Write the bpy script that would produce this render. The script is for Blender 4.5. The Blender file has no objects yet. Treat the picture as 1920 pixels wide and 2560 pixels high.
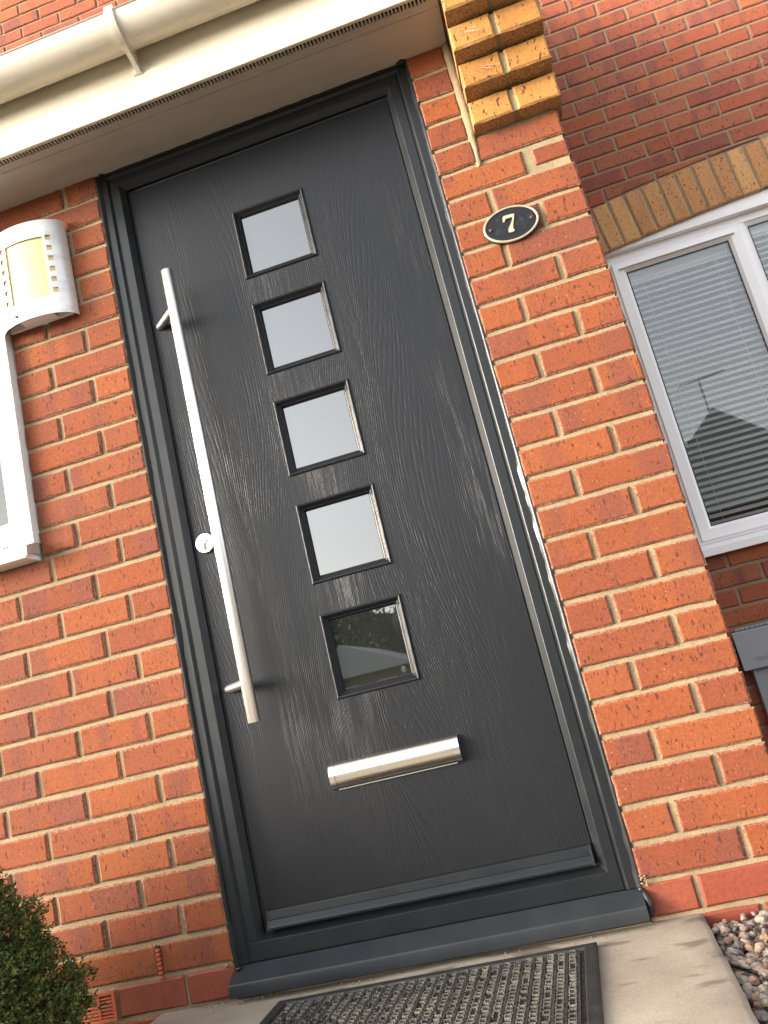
import bpy, math, random
from mathutils import Vector, Matrix
random.seed(7)
S = bpy.context.scene
COL = S.collection
# ------------------------------------------------------------------ camera
CAM = Vector((0.91746, -1.93282, 0.46370))
RIGHT = Vector((0.948684, 0.217302, -0.229736))
DOWN = Vector((-0.269611, 0.176157, -0.946720))
FWD = Vector((-0.165255, 0.960077, 0.225704))
FPX = 2090.0
cd = bpy.data.cameras.new('camera'); cam = bpy.data.objects.new('camera', cd); COL.objects.link(cam)
cd.sensor_fit = 'VERTICAL'; cd.sensor_height = 36.0; cd.sensor_width = 27.0
cd.lens = FPX / 2560.0 * 36.0
cd.clip_start = 0.02; cd.clip_end = 2000
m = Matrix.Identity(4)
for i in range(3):
    m[i][0] = RIGHT[i]; m[i][1] = -DOWN[i]; m[i][2] = -FWD[i]; m[i][3] = CAM[i]
cam.matrix_world = m
S.camera = cam
S.render.resolution_x = 768; S.render.resolution_y = 1024
# ------------------------------------------------------------------ sky, sun, exposure
SUN_EL = math.radians(15.0)
SUN_AZ = Vector((-0.90, -0.44, 0)).normalized()          # low evening sun, far to the left of the door
SUNV = Vector((SUN_AZ.x * math.cos(SUN_EL), SUN_AZ.y * math.cos(SUN_EL), math.sin(SUN_EL)))
w = bpy.data.worlds.new('World'); S.world = w; w.use_nodes = True
nt = w.node_tree; bg = nt.nodes['Background']
sky = nt.nodes.new('ShaderNodeTexSky'); sky.sky_type = 'NISHITA'; sky.sun_disc = False
sky.sun_elevation = SUN_EL; sky.sun_rotation = math.atan2(SUN_AZ.x, SUN_AZ.y)
sky.air_density = 1.0; sky.dust_density = 4.0; sky.ozone_density = 1.0; sky.altitude = 0
hs = nt.nodes.new('ShaderNodeHueSaturation'); hs.inputs['Saturation'].default_value = 0.30   # thin even cloud
nt.links.new(sky.outputs[0], hs.inputs['Color']); nt.links.new(hs.outputs[0], bg.inputs['Color'])
bg.inputs['Strength'].default_value = 0.15
ld = bpy.data.lights.new('sun', 'SUN'); lo = bpy.data.objects.new('sun', ld); COL.objects.link(lo)
ld.energy = 0.7; ld.angle = math.radians(15); ld.color = (1.0, 0.78, 0.50)
lo.rotation_euler = SUNV.to_track_quat('Z', 'Y').to_euler(); lo.location = SUNV * 30
S.view_settings.view_transform = 'Standard'; S.view_settings.look = 'None'
S.view_settings.gamma = 1; S.view_settings.use_curve_mapping = False
S.view_settings.exposure = 2.38
# ------------------------------------------------------------------ helpers
def px(p):
    d = Vector(p) - CAM; f = d.dot(FWD)
    if f < 0.05: return (-9e9, -9e9)
    return (960 + FPX * d.dot(RIGHT) / f, 1280 + FPX * d.dot(DOWN) / f)
def in_frame(p, m=70):
    x, y = px(p); return -m < x < 1920 + m and -m < y < 2560 + m
WO = {}
def wo(p): return WO.get(p.name, Vector((0, 0, 0))) if p else Vector((0, 0, 0))
def thing(name, label, cat, loc=(0, 0, 0), group=None):
    o = bpy.data.objects.new(name, None); COL.objects.link(o); o.location = loc; o.empty_display_size = .05
    o['label'] = label; o['category'] = cat
    if group: o['group'] = group
    WO[o.name] = Vector(loc); return o
def put(name, me, parent=None, origin=(0, 0, 0), rot=None, scale=None):
    o = bpy.data.objects.new(name, me); COL.objects.link(o)
    o.location = Vector(origin) - wo(parent); o.parent = parent
    if rot: o.rotation_euler = rot
    if scale: o.scale = scale
    WO[o.name] = Vector(origin); return o
def mk(name, vs, fs, mat=None, smooth=False):
    me = bpy.data.meshes.new(name); me.from_pydata([tuple(v) for v in vs], [], fs); me.update()
    if mat: me.materials.append(mat)
    if smooth:
        for p in me.polygons: p.use_smooth = True
    return me
def fixn(me):
    import bmesh
    b = bmesh.new(); b.from_mesh(me); bmesh.ops.recalc_face_normals(b, faces=b.faces); b.to_mesh(me); b.free(); me.update()
    return me
class MB:
    def __init__(s): s.v = []; s.f = []
    def add(s, vs, fs):
        n = len(s.v); s.v += [tuple(v) for v in vs]; s.f += [tuple(i + n for i in f) for f in fs]; return s
    def box(s, x0, x1, y0, y1, z0, z1):
        v = [(x0, y0, z0), (x1, y0, z0), (x1, y1, z0), (x0, y1, z0), (x0, y0, z1), (x1, y0, z1), (x1, y1, z1), (x0, y1, z1)]
        return s.add(v, [(0, 3, 2, 1), (4, 5, 6, 7), (0, 1, 5, 4), (1, 2, 6, 5), (2, 3, 7, 6), (3, 0, 4, 7)])
    def cbox(s, x0, x1, y0, y1, z0, z1, c=.002):
        # box whose front (y0) edges are chamfered
        v = [(x0, y0 + c, z0), (x1, y0 + c, z0), (x1, y0 + c, z1), (x0, y0 + c, z1), (x0 + c, y0, z0 + c), (x1 - c, y0, z0 + c), (x1 - c, y0, z1 - c), (x0 + c, y0, z1 - c),
             (x0, y1, z0), (x1, y1, z0), (x1, y1, z1), (x0, y1, z1)]
        return s.add(v, [(4, 5, 6, 7), (0, 1, 5, 4), (1, 2, 6, 5), (2, 3, 7, 6), (3, 0, 4, 7), (0, 8, 9, 1), (1, 9, 10, 2), (2, 10, 11, 3), (3, 11, 8, 0), (8, 11, 10, 9)])
    def prism_x(s, prof, x0, x1):        # prof: list of (y,z), closed
        n = len(prof)
        v = [(x0, y, z) for y, z in prof] + [(x1, y, z) for y, z in prof]
        return s.add(v, [tuple(range(n))[::-1], tuple(range(n, 2 * n))] + [(i, (i + 1) % n, n + (i + 1) % n, n + i) for i in range(n)])
    def prism_y(s, prof, y0, y1):        # prof: list of (x,z)
        n = len(prof)
        v = [(x, y0, z) for x, z in prof] + [(x, y1, z) for x, z in prof]
        return s.add(v, [tuple(range(n)), tuple(range(n, 2 * n))[::-1]] + [(i, n + i, n + (i + 1) % n, (i + 1) % n) for i in range(n)])
    def tube(s, pts, r, n=16, caps=True):
        pts = [Vector(p) for p in pts]; rs = r if isinstance(r, (list, tuple)) else [r] * len(pts)
        base = len(s.v)
        for i, p in enumerate(pts):
            d = (pts[min(i + 1, len(pts) - 1)] - pts[max(i - 1, 0)]).normalized()
            a = d.cross(Vector((0.31, 0.87, 0.39))).normalized() if abs(d.y) < .95 else d.cross(Vector((0, 0, 1))).normalized()
            b = d.cross(a)
            for k in range(n):
                t = 2 * math.pi * k / n; q = p + a * (rs[i] * math.cos(t)) + b * (rs[i] * math.sin(t)); s.v.append(tuple(q))
        for i in range(len(pts) - 1):
            for k in range(n):
                s.f.append((base + i * n + k, base + i * n + (k + 1) % n, base + (i + 1) * n + (k + 1) % n, base + (i + 1) * n + k))
        if caps:
            s.f.append(tuple(base + k for k in range(n))[::-1]); e = base + (len(pts) - 1) * n; s.f.append(tuple(e + k for k in range(n)))
        return s
    def build(s, name, mat, parent=None, smooth=False, fix=True, angle=None):
        me = mk(name, s.v, s.f, mat, smooth)
        if fix: fixn(me)
        o = put(name, me, parent)
        if angle is not None:
            for p in me.polygons: p.use_smooth = True
            me.set_sharp_from_angle(angle=math.radians(angle))
        return o
def frame_sides(x0, x1, z0, z1, prof, closed=True):
    # prof: (d inward, y). returns list of 4 (verts, faces): left, top, right, bottom, mitred
    out = []
    n = len(prof)
    def quadset(fa, fb):
        v = [fa(d, y) for d, y in prof] + [fb(d, y) for d, y in prof]
        rng = range(n if closed else n - 1)
        f = [(i, (i + 1) % n, n + (i + 1) % n, n + i) for i in rng]
        if closed: f += [tuple(range(n))[::-1], tuple(range(n, 2 * n))]
        return v, f
    out.append(quadset(lambda d, y: (x0 + d, y, z0 + d), lambda d, y: (x0 + d, y, z1 - d)))
    out.append(quadset(lambda d, y: (x0 + d, y, z1 - d), lambda d, y: (x1 - d, y, z1 - d)))
    out.append(quadset(lambda d, y: (x1 - d, y, z1 - d), lambda d, y: (x1 - d, y, z0 + d)))
    out.append(quadset(lambda d, y: (x1 - d, y, z0 + d), lambda d, y: (x0 + d, y, z0 + d)))
    return out
def frame_mb(x0, x1, z0, z1, prof):
    b = MB(); n = len(prof)
    def ring(d, y): return [(x0 + d, y, z0 + d), (x1 - d, y, z0 + d), (x1 - d, y, z1 - d), (x0 + d, y, z1 - d)]
    vs = []
    for d, y in prof: vs += ring(d, y)
    fs = [(4 * i + k, 4 * i + (k + 1) % 4, 4 * (i + 1) + (k + 1) % 4, 4 * (i + 1) + k) for i in range(n - 1) for k in range(4)]
    b.add(vs, fs); return b
def tag(o, label=None, cat=None, group=None, kind=None):
    if label: o['label'] = label
    if cat: o['category'] = cat
    if group: o['group'] = group
    if kind: o['kind'] = kind
    return o
# ------------------------------------------------------------------ material helpers
class N:
    def __init__(s, name):
        s.m = bpy.data.materials.new(name); s.m.use_nodes = True; s.t = s.m.node_tree; s.n = s.t.nodes; s.l = s.t.links
        s.b = s.n['Principled BSDF']; s.out = s.n['Material Output']
    def new(s, t, **k):
        o = s.n.new(t)
        for a, v in k.items(): setattr(o, a, v)
        return o
    def link(s, a, b): s.l.new(a, b)
    def val(s, sock, v):
        if hasattr(v, 'links') or isinstance(v, bpy.types.NodeSocket): s.l.new(v, sock)
        else: sock.default_value = v
    def math(s, op, a, b=None, c=None, clamp=False):
        o = s.new('ShaderNodeMath', operation=op, use_clamp=clamp); s.val(o.inputs[0], a)
        if b is not None: s.val(o.inputs[1], b)
        if c is not None: s.val(o.inputs[2], c)
        return o.outputs[0]
    def mapping(s, vec, scale=(1, 1, 1), loc=None):
        o = s.new('ShaderNodeMapping'); s.link(vec, o.inputs['Vector']); o.inputs['Scale'].default_value = scale
        if loc is not None: s.val(o.inputs['Location'], loc)
        return o.outputs[0]
    def noise(s, vec, scale, detail=2, rough=.5, dist=0):
        o = s.new('ShaderNodeTexNoise'); s.link(vec, o.inputs['Vector']); o.inputs['Scale'].default_value = scale
        o.inputs['Detail'].default_value = detail; o.inputs['Roughness'].default_value = rough; o.inputs['Distortion'].default_value = dist
        return o.outputs['Fac']
    def ramp(s, fac, stops, interp='LINEAR'):
        o = s.new('ShaderNodeValToRGB'); s.link(fac, o.inputs['Fac']); r = o.color_ramp; r.interpolation = interp
        while len(r.elements) < len(stops): r.elements.new(0.5)
        for e, (p, c) in zip(r.elements, stops):
            e.position = p; e.color = (c, c, c, 1) if not isinstance(c, (tuple, list)) else (*c, 1)
        return o.outputs['Color']
    def mix(s, fac, a, b, mode='MIX'):
        o = s.new('ShaderNodeMix', data_type='RGBA', blend_type=mode); s.val(o.inputs[0], fac)
        for sk, v in ((o.inputs[6], a), (o.inputs[7], b)):
            if isinstance(v, tuple): sk.default_value = (*v, 1) if len(v) == 3 else v
            else: s.l.new(v, sk)
        return o.outputs[2]
    def co(s): return s.new('ShaderNodeTexCoord').outputs['Object']
    def bump(s, h, strength=.3, dist=.002, normal=None):
        o = s.new('ShaderNodeBump'); s.link(h, o.inputs['Height']); o.inputs['Strength'].default_value = strength; o.inputs['Distance'].default_value = dist
        if normal is not None: s.link(normal, o.inputs['Normal'])
        return o.outputs['Normal']
    def rand(s):
        a = s.new('ShaderNodeObjectInfo').outputs['Random']; g = s.new('ShaderNodeNewGeometry').outputs['Random Per Island']
        return s.math('FRACT', s.math('ADD', s.math('MULTIPLY', a, 3.7), s.math('MULTIPLY', g, 7.31)))
    def set(s, col=None, rough=None, metal=None, ior=None, normal=None, spec=None):
        for k, v in (('Base Color', col), ('Roughness', rough), ('Metallic', metal), ('IOR', ior), ('Normal', normal), ('Specular IOR Level', spec)):
            if v is None: continue
            if isinstance(v, tuple): s.b.inputs[k].default_value = (*v, 1)
            else: s.val(s.b.inputs[k], v)
        return s.m
def brick_mat(name, pal, dark, kiss=.75, pits=1.0, smooth=False, mortarc=(.50, .41, .29)):
    a = N(name); r = a.rand(); co = a.co()
    off = a.new('ShaderNodeCombineXYZ'); a.val(off.inputs[0], a.math('MULTIPLY', r, 37.0)); a.val(off.inputs[1], a.math('MULTIPLY', r, 91.0)); a.val(off.inputs[2], a.math('MULTIPLY', r, 53.0))
    ad = a.new('ShaderNodeVectorMath', operation='ADD'); a.link(co, ad.inputs[0]); a.link(off.outputs[0], ad.inputs[1]); v = ad.outputs[0]
    n = len(pal); base = a.ramp(r, [((i + .0) / n, c) for i, c in enumerate(pal)], 'LINEAR')
    k = a.noise(a.mapping(v, (13, 6, 2.5)), 1.0, 1.5, .4)
    kf = a.math('MULTIPLY', a.ramp(k, [(.50, 0.), (.60, 1.)]), a.math('MULTIPLY', a.ramp(a.math('FRACT', a.math('MULTIPLY', r, 17.3)), [(.15, 0.), (.55, 1.)]), kiss))
    base = a.mix(kf, base, dark)
    mo = a.noise(v, 170, 4, .65)
    base = a.mix(1.0, base, a.ramp(mo, [(.3, .80), (.7, 1.18)]), 'MULTIPLY')
    pit = a.noise(a.mapping(v, (1.5, 1, .55)), 115, 2, .55)
    pf = a.ramp(pit, [(.630, 0.), (.675, pits)])
    base = a.mix(pf, base, (.075, .025, .018))
    gr = a.noise(v, 210, 1, .5); gf = a.ramp(gr, [(.72, 0.), (.755, .38 * pits)])
    base = a.mix(gf, base, (.48, .30, .19))
    at = a.new('ShaderNodeAttribute', attribute_name='edge'); en = mo
    ef = a.math('MULTIPLY', a.math('MULTIPLY', at.outputs['Fac'], a.ramp(en, [(.42, 0.), (.62, 1.)])), 0.0 if smooth else .42)
    base = a.mix(ef, base, mortarc)
    h = a.math('SUBTRACT', a.math('MULTIPLY', mo, .9), a.math('MULTIPLY', pf, .9))
    nm = a.bump(h, .15 if smooth else .55, .0016)
    return a.set(base, .5 if smooth else .88, normal=nm, spec=.3)
M = {}
M['brick'] = brick_mat('red_brick', [(.222, .060, .0195), (.202, .054, .0200), (.236, .067, .0215), (.182, .048, .0205), (.222, .064, .0235), (.195, .053, .0215)], (.150, .046, .029), kiss=.7)
M['brick_far'] = brick_mat('house_brick', [(.32, .090, .043), (.285, .076, .041), (.345, .106, .046), (.245, .065, .041), (.30, .098, .054)], (.185, .062, .049), mortarc=(.26, .17, .11))
M['buff'] = brick_mat('buff_brick', [(.355, .165, .040), (.33, .148, .038), (.375, .185, .048)], (.30, .128, .037), kiss=.3)
M['soldier'] = brick_mat('arch_brick', [(.52, .275, .112), (.48, .24, .10), (.45, .215, .09), (.55, .30, .125)], (.42, .19, .09), kiss=.6)
M['eng'] = brick_mat('smooth_brick', [(.215, .052, .028), (.20, .046, .027), (.23, .060, .031)], (.165, .047, .036), kiss=.35, pits=.12, smooth=True)
def mortar_mat(name, c0, c1):
    a = N(name); co = a.co(); n1 = a.noise(co, 9, 3, .6); n2 = a.noise(co, 260, 3, .7)
    col = a.mix(a.ramp(n1, [(.35, 0.), (.7, 1.)]), c0, c1); col = a.mix(1.0, col, a.ramp(n2, [(.3, .78), (.7, 1.15)]), 'MULTIPLY')
    h = a.math('ADD', a.math('MULTIPLY', n2, .6), a.math('MULTIPLY', a.noise(co, 60, 3), .8))
    return a.set(col, .95, normal=a.bump(h, .8, .003), spec=.2)
M['mortar'] = mortar_mat('mortar', (.325, .246, .148), (.240, .184, .113))
M['mortar_far'] = mortar_mat('house_mortar', (.30, .22, .145), (.245, .178, .118))
def door_mat():
    a = N('grained_door_skin'); co = a.co()
    sep = a.new('ShaderNodeSeparateXYZ'); a.link(co, sep.inputs[0])
    big = a.noise(a.mapping(co, (3.6, 3.6, .62)), 1.0, 1.0, .4)
    med = a.noise(a.mapping(co, (16, 16, 2.2)), 1.0, 2.0, .5)
    ph = a.math('ADD', a.math('ADD', a.math('MULTIPLY', sep.outputs[0], 1150.0), a.math('MULTIPLY', big, 420.0)), a.math('MULTIPLY', med, 12.0))
    sn = a.math('MULTIPLY_ADD', a.math('SINE', ph), .5, .5)
    groove = a.math('POWER', sn, 3.0)
    brk = a.ramp(a.noise(a.mapping(co, (130, 130, 7)), 1.0, 2, .5), [(.36, 0.), (.60, 1.)])
    patch = a.ramp(a.noise(a.mapping(co, (7, 7, 2.2)), 1.0, 2, .5), [(.34, .18), (.58, 1.)])
    g2 = a.math('MULTIPLY', a.math('MULTIPLY', groove, brk), patch)
    tick = a.ramp(a.noise(a.mapping(co, (420, 420, 16)), 1.0, 2, .5), [(.50, 0.), (.72, 1.)])
    h = a.math('ADD', a.math('MULTIPLY', g2, -1.0), a.math('MULTIPLY', a.math('MULTIPLY', tick, patch), -.42))
    nm = a.bump(h, .65, .00055)
    col = a.mix(a.noise(co, 3, 2), (.0080, .0090, .0112), (.0108, .0118, .0142))
    return a.set(col, .38, normal=nm, spec=.27)
M['door'] = door_mat()
a = N('grey_frame_foil'); co = a.co(); n2 = a.noise(a.mapping(co, (160, 160, 18)), 1, 3, .6)
M['frame'] = a.set(a.mix(a.noise(co, 6, 2), (.0085, .0105, .0125), (.0115, .0135, .0155)), a.ramp(a.noise(co, 25, 2), [(.3, .30), (.7, .40)]), normal=a.bump(n2, .12, .0006), spec=.33)
a = N('grey_cill'); co = a.co()
M['cill'] = a.set(a.mix(a.ramp(a.noise(co, 14, 3), [(.4, 0.), (.8, 1.)]), (.018, .022, .026), (.026, .029, .031)), .38, normal=a.bump(a.noise(co, 300, 2), .08, .0005), spec=.5)
a = N('silicone_sealant'); co = a.co()
M['silicone'] = a.set((.014, .014, .014), .30, normal=a.bump(a.noise(co, 60, 2), .25, .002), spec=.5)
M['sealant_matt'] = N('matt_sealant').set((.012, .012, .012), .62, spec=.3)
M['gasket'] = N('black_gasket').set((.008, .008, .008), .6)
a = N('brushed_steel'); co = a.co(); n1 = a.noise(a.mapping(co, (900, 900, 4)), 1, 2)
M['steel'] = a.set((.88, .86, .82), a.ramp(n1, [(.3, .30), (.7, .40)]), 1.0, normal=a.bump(n1, .10, .0004))
a = N('brushed_steel_flap'); co = a.co(); n1 = a.noise(a.mapping(co, (4, 900, 900)), 1, 2)
M['steel_h'] = a.set((.72, .66, .57), a.ramp(n1, [(.3, .20), (.7, .28)]), 1.0, normal=a.bump(n1, .10, .0004))
M['chrome'] = N('satin_chrome').set((.80, .78, .74), .22, 1.0)
M['steel_dark'] = N('dark_keyway').set((.12, .11, .09), .35, .8)
a = N('door_glass')
M['pane'] = a.set((.014, .016, .014), .015, ior=2.5); a.b.inputs['Coat Weight'].default_value = .35; a.b.inputs['Coat Roughness'].default_value = .02; a.b.inputs['Coat IOR'].default_value = 1.5
a = N('window_glass'); tr = a.new('ShaderNodeBsdfTransparent'); tr.inputs[0].default_value = (.97, .98, .975, 1); gl = a.new('ShaderNodeBsdfGlossy'); gl.inputs['Roughness'].default_value = .006
fr = a.new('ShaderNodeFresnel'); fr.inputs['IOR'].default_value = 1.85; mx = a.new('ShaderNodeMixShader')
a.link(fr.outputs[0], mx.inputs[0]); a.link(tr.outputs[0], mx.inputs[1]); a.link(gl.outputs[0], mx.inputs[2]); a.link(mx.outputs[0], a.out.inputs['Surface']); M['glass'] = a.m
def pvc(name, c, dirt=.0, dc=(.30, .25, .18), rough=.38):
    a = N(name); co = a.co()
    d = a.ramp(a.noise(a.mapping(co, (2.2, 9, 9)), 1.3, 5, .68), [(.46, 0.), (.80, 1.)])
    sp = a.ramp(a.noise(a.mapping(co, (1, 1, 1.6)), 46, 3, .7), [(.66, 0.), (.74, 1.)])
    f = a.math('MULTIPLY', a.math('MAXIMUM', d, a.math('MULTIPLY', sp, .8)), dirt)
    return a.set(a.mix(f, c, dc), a.math('ADD', a.math('MULTIPLY', f, .35), rough), spec=.45)
M['white'] = pvc('white_upvc', (.80, .78, .76), .07)
M['white_win'] = pvc('white_window_upvc', (.92, .89, .885), .03)
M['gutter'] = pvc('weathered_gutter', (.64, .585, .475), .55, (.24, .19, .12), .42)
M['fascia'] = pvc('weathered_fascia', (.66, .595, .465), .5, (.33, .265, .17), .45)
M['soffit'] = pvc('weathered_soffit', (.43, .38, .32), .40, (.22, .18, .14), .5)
M['black'] = N('dark_void').set((.01, .009, .008), .9)  # black colour stands for the shade inside hollows and the unlit room
a = N('light_steel'); co = a.co(); f = a.ramp(a.noise(a.mapping(co, (5, 5, 9)), 3.0, 5, .7), [(.45, 0.), (.72, 1.)])
M['lightcover'] = a.set(a.mix(f, (.78, .765, .75), (.58, .55, .51)), .34, a.math('MULTIPLY_ADD', f, -.3, .45), normal=a.bump(a.noise(co, 120, 2), .06, .0005))
a = N('cream_diffuser'); M['diffuser'] = a.set((.70, .56, .27), .35); 
M['plate'] = None
a = N('black_enamel'); co = a.co(); f = a.ramp(a.noise(co, 38, 3, .6), [(.58, 0.), (.85, 1.)])
M['enamel'] = a.set(a.mix(f, (.006, .007, .009), (.05, .045, .04)), a.ramp(a.noise(co, 30, 2), [(.3, .22), (.7, .45)]), spec=.35)
a = N('aged_pewter'); co = a.co()
M['pewter'] = a.set(a.mix(a.noise(co, 180, 3), (.52, .46, .31), (.36, .32, .22)), .38, .55, normal=a.bump(a.noise(co, 260, 2), .2, .0006))
M['rust'] = N('rusty_screw').set((.16, .045, .03), .6, .2)
a = N('concrete_slab'); co = a.co()
c = a.mix(a.ramp(a.noise(co, 5, 5, .62), [(.34, 0.), (.70, 1.)]), (.335, .285, .225), (.235, .195, .15))
c = a.mix(a.math('MULTIPLY', a.ramp(a.noise(a.mapping(co, (1, 1.9, 1)), 9.5, 3, .5), [(.59, 0.), (.69, 1.)]), .65), c, (.095, .074, .054))
c = a.mix(a.math('MULTIPLY', a.ramp(a.noise(a.mapping(co, (1, 5, 1)), 11, 4, .7), [(.66, 0.), (.76, 1.)]), .5), c, (.40, .34, .265))
c = a.mix(1.0, c, a.ramp(a.noise(co, 180, 4, .7), [(.3, .86), (.7, 1.12)]), 'MULTIPLY')
M['concrete'] = a.set(c, .86, normal=a.bump(a.noise(co, 120, 5, .7), .35, .002), spec=.3)
a = N('mat_rubber'); co = a.co(); M['rubber'] = a.set(a.mix(a.ramp(a.noise(co, 30, 4, .6), [(.45, 0.), (.75, 1.)]), (.020, .019, .019), (.040, .037, .034)), .55, normal=a.bump(a.noise(co, 400, 2), .2, .0008), spec=.4)
a = N('mat_tread'); co = a.co(); n1 = a.noise(co, 500, 3, .7)
f = a.math('MULTIPLY', a.ramp(n1, [(.38, 0.), (.60, 1.)]), a.ramp(a.noise(co, 22, 3, .6), [(.30, .15), (.60, 1.)]))
M['tread'] = a.set(a.mix(f, (.050, .046, .040), (.25, .23, .19)), .85, normal=a.bump(n1, .8, .002), spec=.25)
a = N('mat_base'); co = a.co(); M['matbase'] = a.set(a.mix(a.ramp(a.noise(co, 240, 4, .7), [(.46, 0.), (.76, 1.)]), (.020, .019, .018), (.11, .10, .085)), .9, normal=a.bump(a.noise(co, 600, 2), .6, .002), spec=.2)
a = N('gravel_stone'); r = a.rand(); co = a.co()
c = a.ramp(r, [(0, (.26, .20, .19)), (.16, (.36, .27, .25)), (.32, (.20, .18, .17)), (.5, (.33, .28, .22)), (.66, (.46, .40, .31)), (.82, (.40, .23, .16)), (.92, (.24, .20, .14)), (1, (.56, .50, .42))])
c = a.mix(1.0, c, a.ramp(a.noise(co, 130, 3, .6), [(.3, .46), (.7, .76)]), 'MULTIPLY')
M['stone'] = a.set(c, .75, normal=a.bump(a.noise(co, 200, 3), .4, .002), spec=.3)
a = N('soil'); co = a.co(); M['soil'] = a.set(a.mix(a.noise(co, 30, 4, .6), (.07, .055, .04), (.17, .14, .10)), .95, normal=a.bump(a.noise(co, 90, 4, .7), .9, .01))
a = N('lawn_and_road'); co = a.co(); M['ground'] = a.set(a.mix(a.ramp(a.noise(co, .12, 3), [(.45, 0.), (.55, 1.)]), (.05, .065, .025), (.075, .072, .068)), .95)
a = N('shrub_needles'); r = a.rand()
M['needle'] = a.set(a.ramp(r, [(0, (.020, .038, .008)), (.4, (.046, .072, .014)), (.75, (.095, .112, .022)), (.93, (.15, .135, .036)), (1, (.17, .12, .05))]), .6, spec=.3)
a = N('tree_leaf'); r = a.rand(); M['leaf'] = a.set(a.ramp(r, [(0, (.020, .028, .008)), (.6, (.045, .055, .016)), (.92, (.09, .09, .03)), (1, (.30, .27, .13))]), .6)
M['bark'] = N('bark').set((.07, .05, .035), .9)
M['meter'] = pvc('grey_meter_plastic', (.27, .27, .285), .12, (.17, .16, .15), .42)
M['slat'] = N('white_blind_slat').set((.86, .86, .82), .45)
M['terracotta'] = N('terracotta_plastic').set((.42, .095, .045), .5)
a = N('roof_tile'); r = a.rand(); M['tile'] = a.set(a.ramp(r, [(0, (.16, .10, .075)), (1, (.22, .14, .10))]), .85)
M['slate'] = N('grey_roof').set((.40, .41, .41), .7)
M['render'] = N('opposite_wall').set((.16, .10, .075), .9)
M['web'] = N('cobweb').set((.35, .32, .26), .8)
# ------------------------------------------------------------------ bricks
def set_edge(me, vals):
    at = me.attributes.new('edge', 'FLOAT', 'POINT'); at.data.foreach_set('value', vals)
def brick_pts(L, H, depth, rnd, jit=.0017, bottom=None, top=None):
    """ring of 10 outline points, origin in the middle of the front face"""
    def ring(ins, y, j):
        hx, hz = L / 2 - ins, H / 2 - ins
        xs = [-hx, -hx * .36, hx * .36, hx]
        pts = [(x, -hz) for x in xs] + [(hx, 0)] + [(x, hz) for x in xs[::-1]] + [(-hx, 0)]
        out = []
        for x, z in pts:
            out.append([x + rnd.uniform(-j, j), y + rnd.uniform(-.0006, .0006), z + rnd.uniform(-j, j)])
        return out
    o = ring(0, .0042, jit); i = ring(.0048, 0, jit * .6); b = [[p[0], depth, p[2]] for p in o]
    return i, o, b
def brick_mesh(name, L, H, depth, mat, seed, zcut=None):
    rnd = random.Random(seed); i, o, b = brick_pts(L, H, depth, rnd)
    if zcut:
        for R_, ad in ((i, .004), (o, 0), (b, 0)):
            for p in R_: p[2] = max(p[2], zcut(p[0]) + ad)
    n = len(i); vs = i + o + b
    fs = [tuple(range(n))] + [(k, n + k, n + (k + 1) % n, (k + 1) % n) for k in range(n)] + [(n + k, 2 * n + k, 2 * n + (k + 1) % n, n + (k + 1) % n) for k in range(n)]
    me = mk(name, vs, fs, mat); fixn(me)
    set_edge(me, [0.0] * n + [1.0] * (2 * n)); return me
class Bricks:
    """makes bricks for one wall, sharing a few meshes between alike ones"""
    def __init__(s, parent, mat, depth=.035): s.p = parent; s.mat = mat; s.d = depth; s.cache = {}; s.j = MB(); s.je = []; s.n = 0
    def lay(s, x0, x1, z0, z1, y=0.0, mat=None, single=True, depth=None, name='brick', rot=None, parent=None, vertical=False):
        mat = mat or s.mat; L, H = x1 - x0, z1 - z0; d = depth or s.d; s.n += 1
        cx, cz = (x0 + x1) / 2, (z0 + z1) / 2
        if single:
            base = .215 if L > .155 else .1025
            if vertical: base = .065
            key = (base, round(H, 3), d, mat.name, s.n % 7)
            if key not in s.cache: s.cache[key] = brick_mesh(name, base, H, d, mat, hash(key) % 9999)
            pr = parent or s.p
            return put(name, s.cache[key], pr, (cx, y + random.uniform(-.0012, .0012), cz), rot=rot or (random.uniform(-.002, .002), random.uniform(-.004, .004), random.uniform(-.004, .004)), scale=(L / base, 1, 1))
        c = .004; n = len(s.j.v); s.j.cbox(x0, x1, y, y + d, z0, z1, c); s.je += [1.] * 4 + [0.] * 4 + [1.] * 4
    def finish(s, name='brickwork'):
        if not s.j.f: return
        me = mk(name, s.j.v, s.j.f, s.mat); set_edge(me, s.je); o = put(name, me, s.p); o['kind'] = 'stuff'; return o
J = lambda k: 2.025 - .075 * k              # bed joint k of the porch
WD = 0.929                                   # width of the door opening
ZG = -.0785                                  # top of the concrete slab
# ================================================================== ground
g = MB(); g.add([(-400, -400, -.16), (400, -400, -.16), (400, 400, -.16), (-400, 400, -.16)], [(0, 1, 2, 3)])
tag(g.build('ground', M['ground']), kind='structure')
b = MB(); b.add([(-3, -2.4, -.112), (-.205, -2.4, -.112), (-.205, .0, -.112), (-3, 0, -.112)], [(0, 1, 2, 3)])
tag(b.build('soil_bed', M['soil']), kind='structure')
b = MB(); b.add([(1.03, -2.4, -.125), (5, -2.4, -.125), (5, 1.53, -.125), (1.03, 1.53, -.125)], [(0, 1, 2, 3)])
tag(b.build('gravel_bed', M['soil']), kind='structure')
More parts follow.
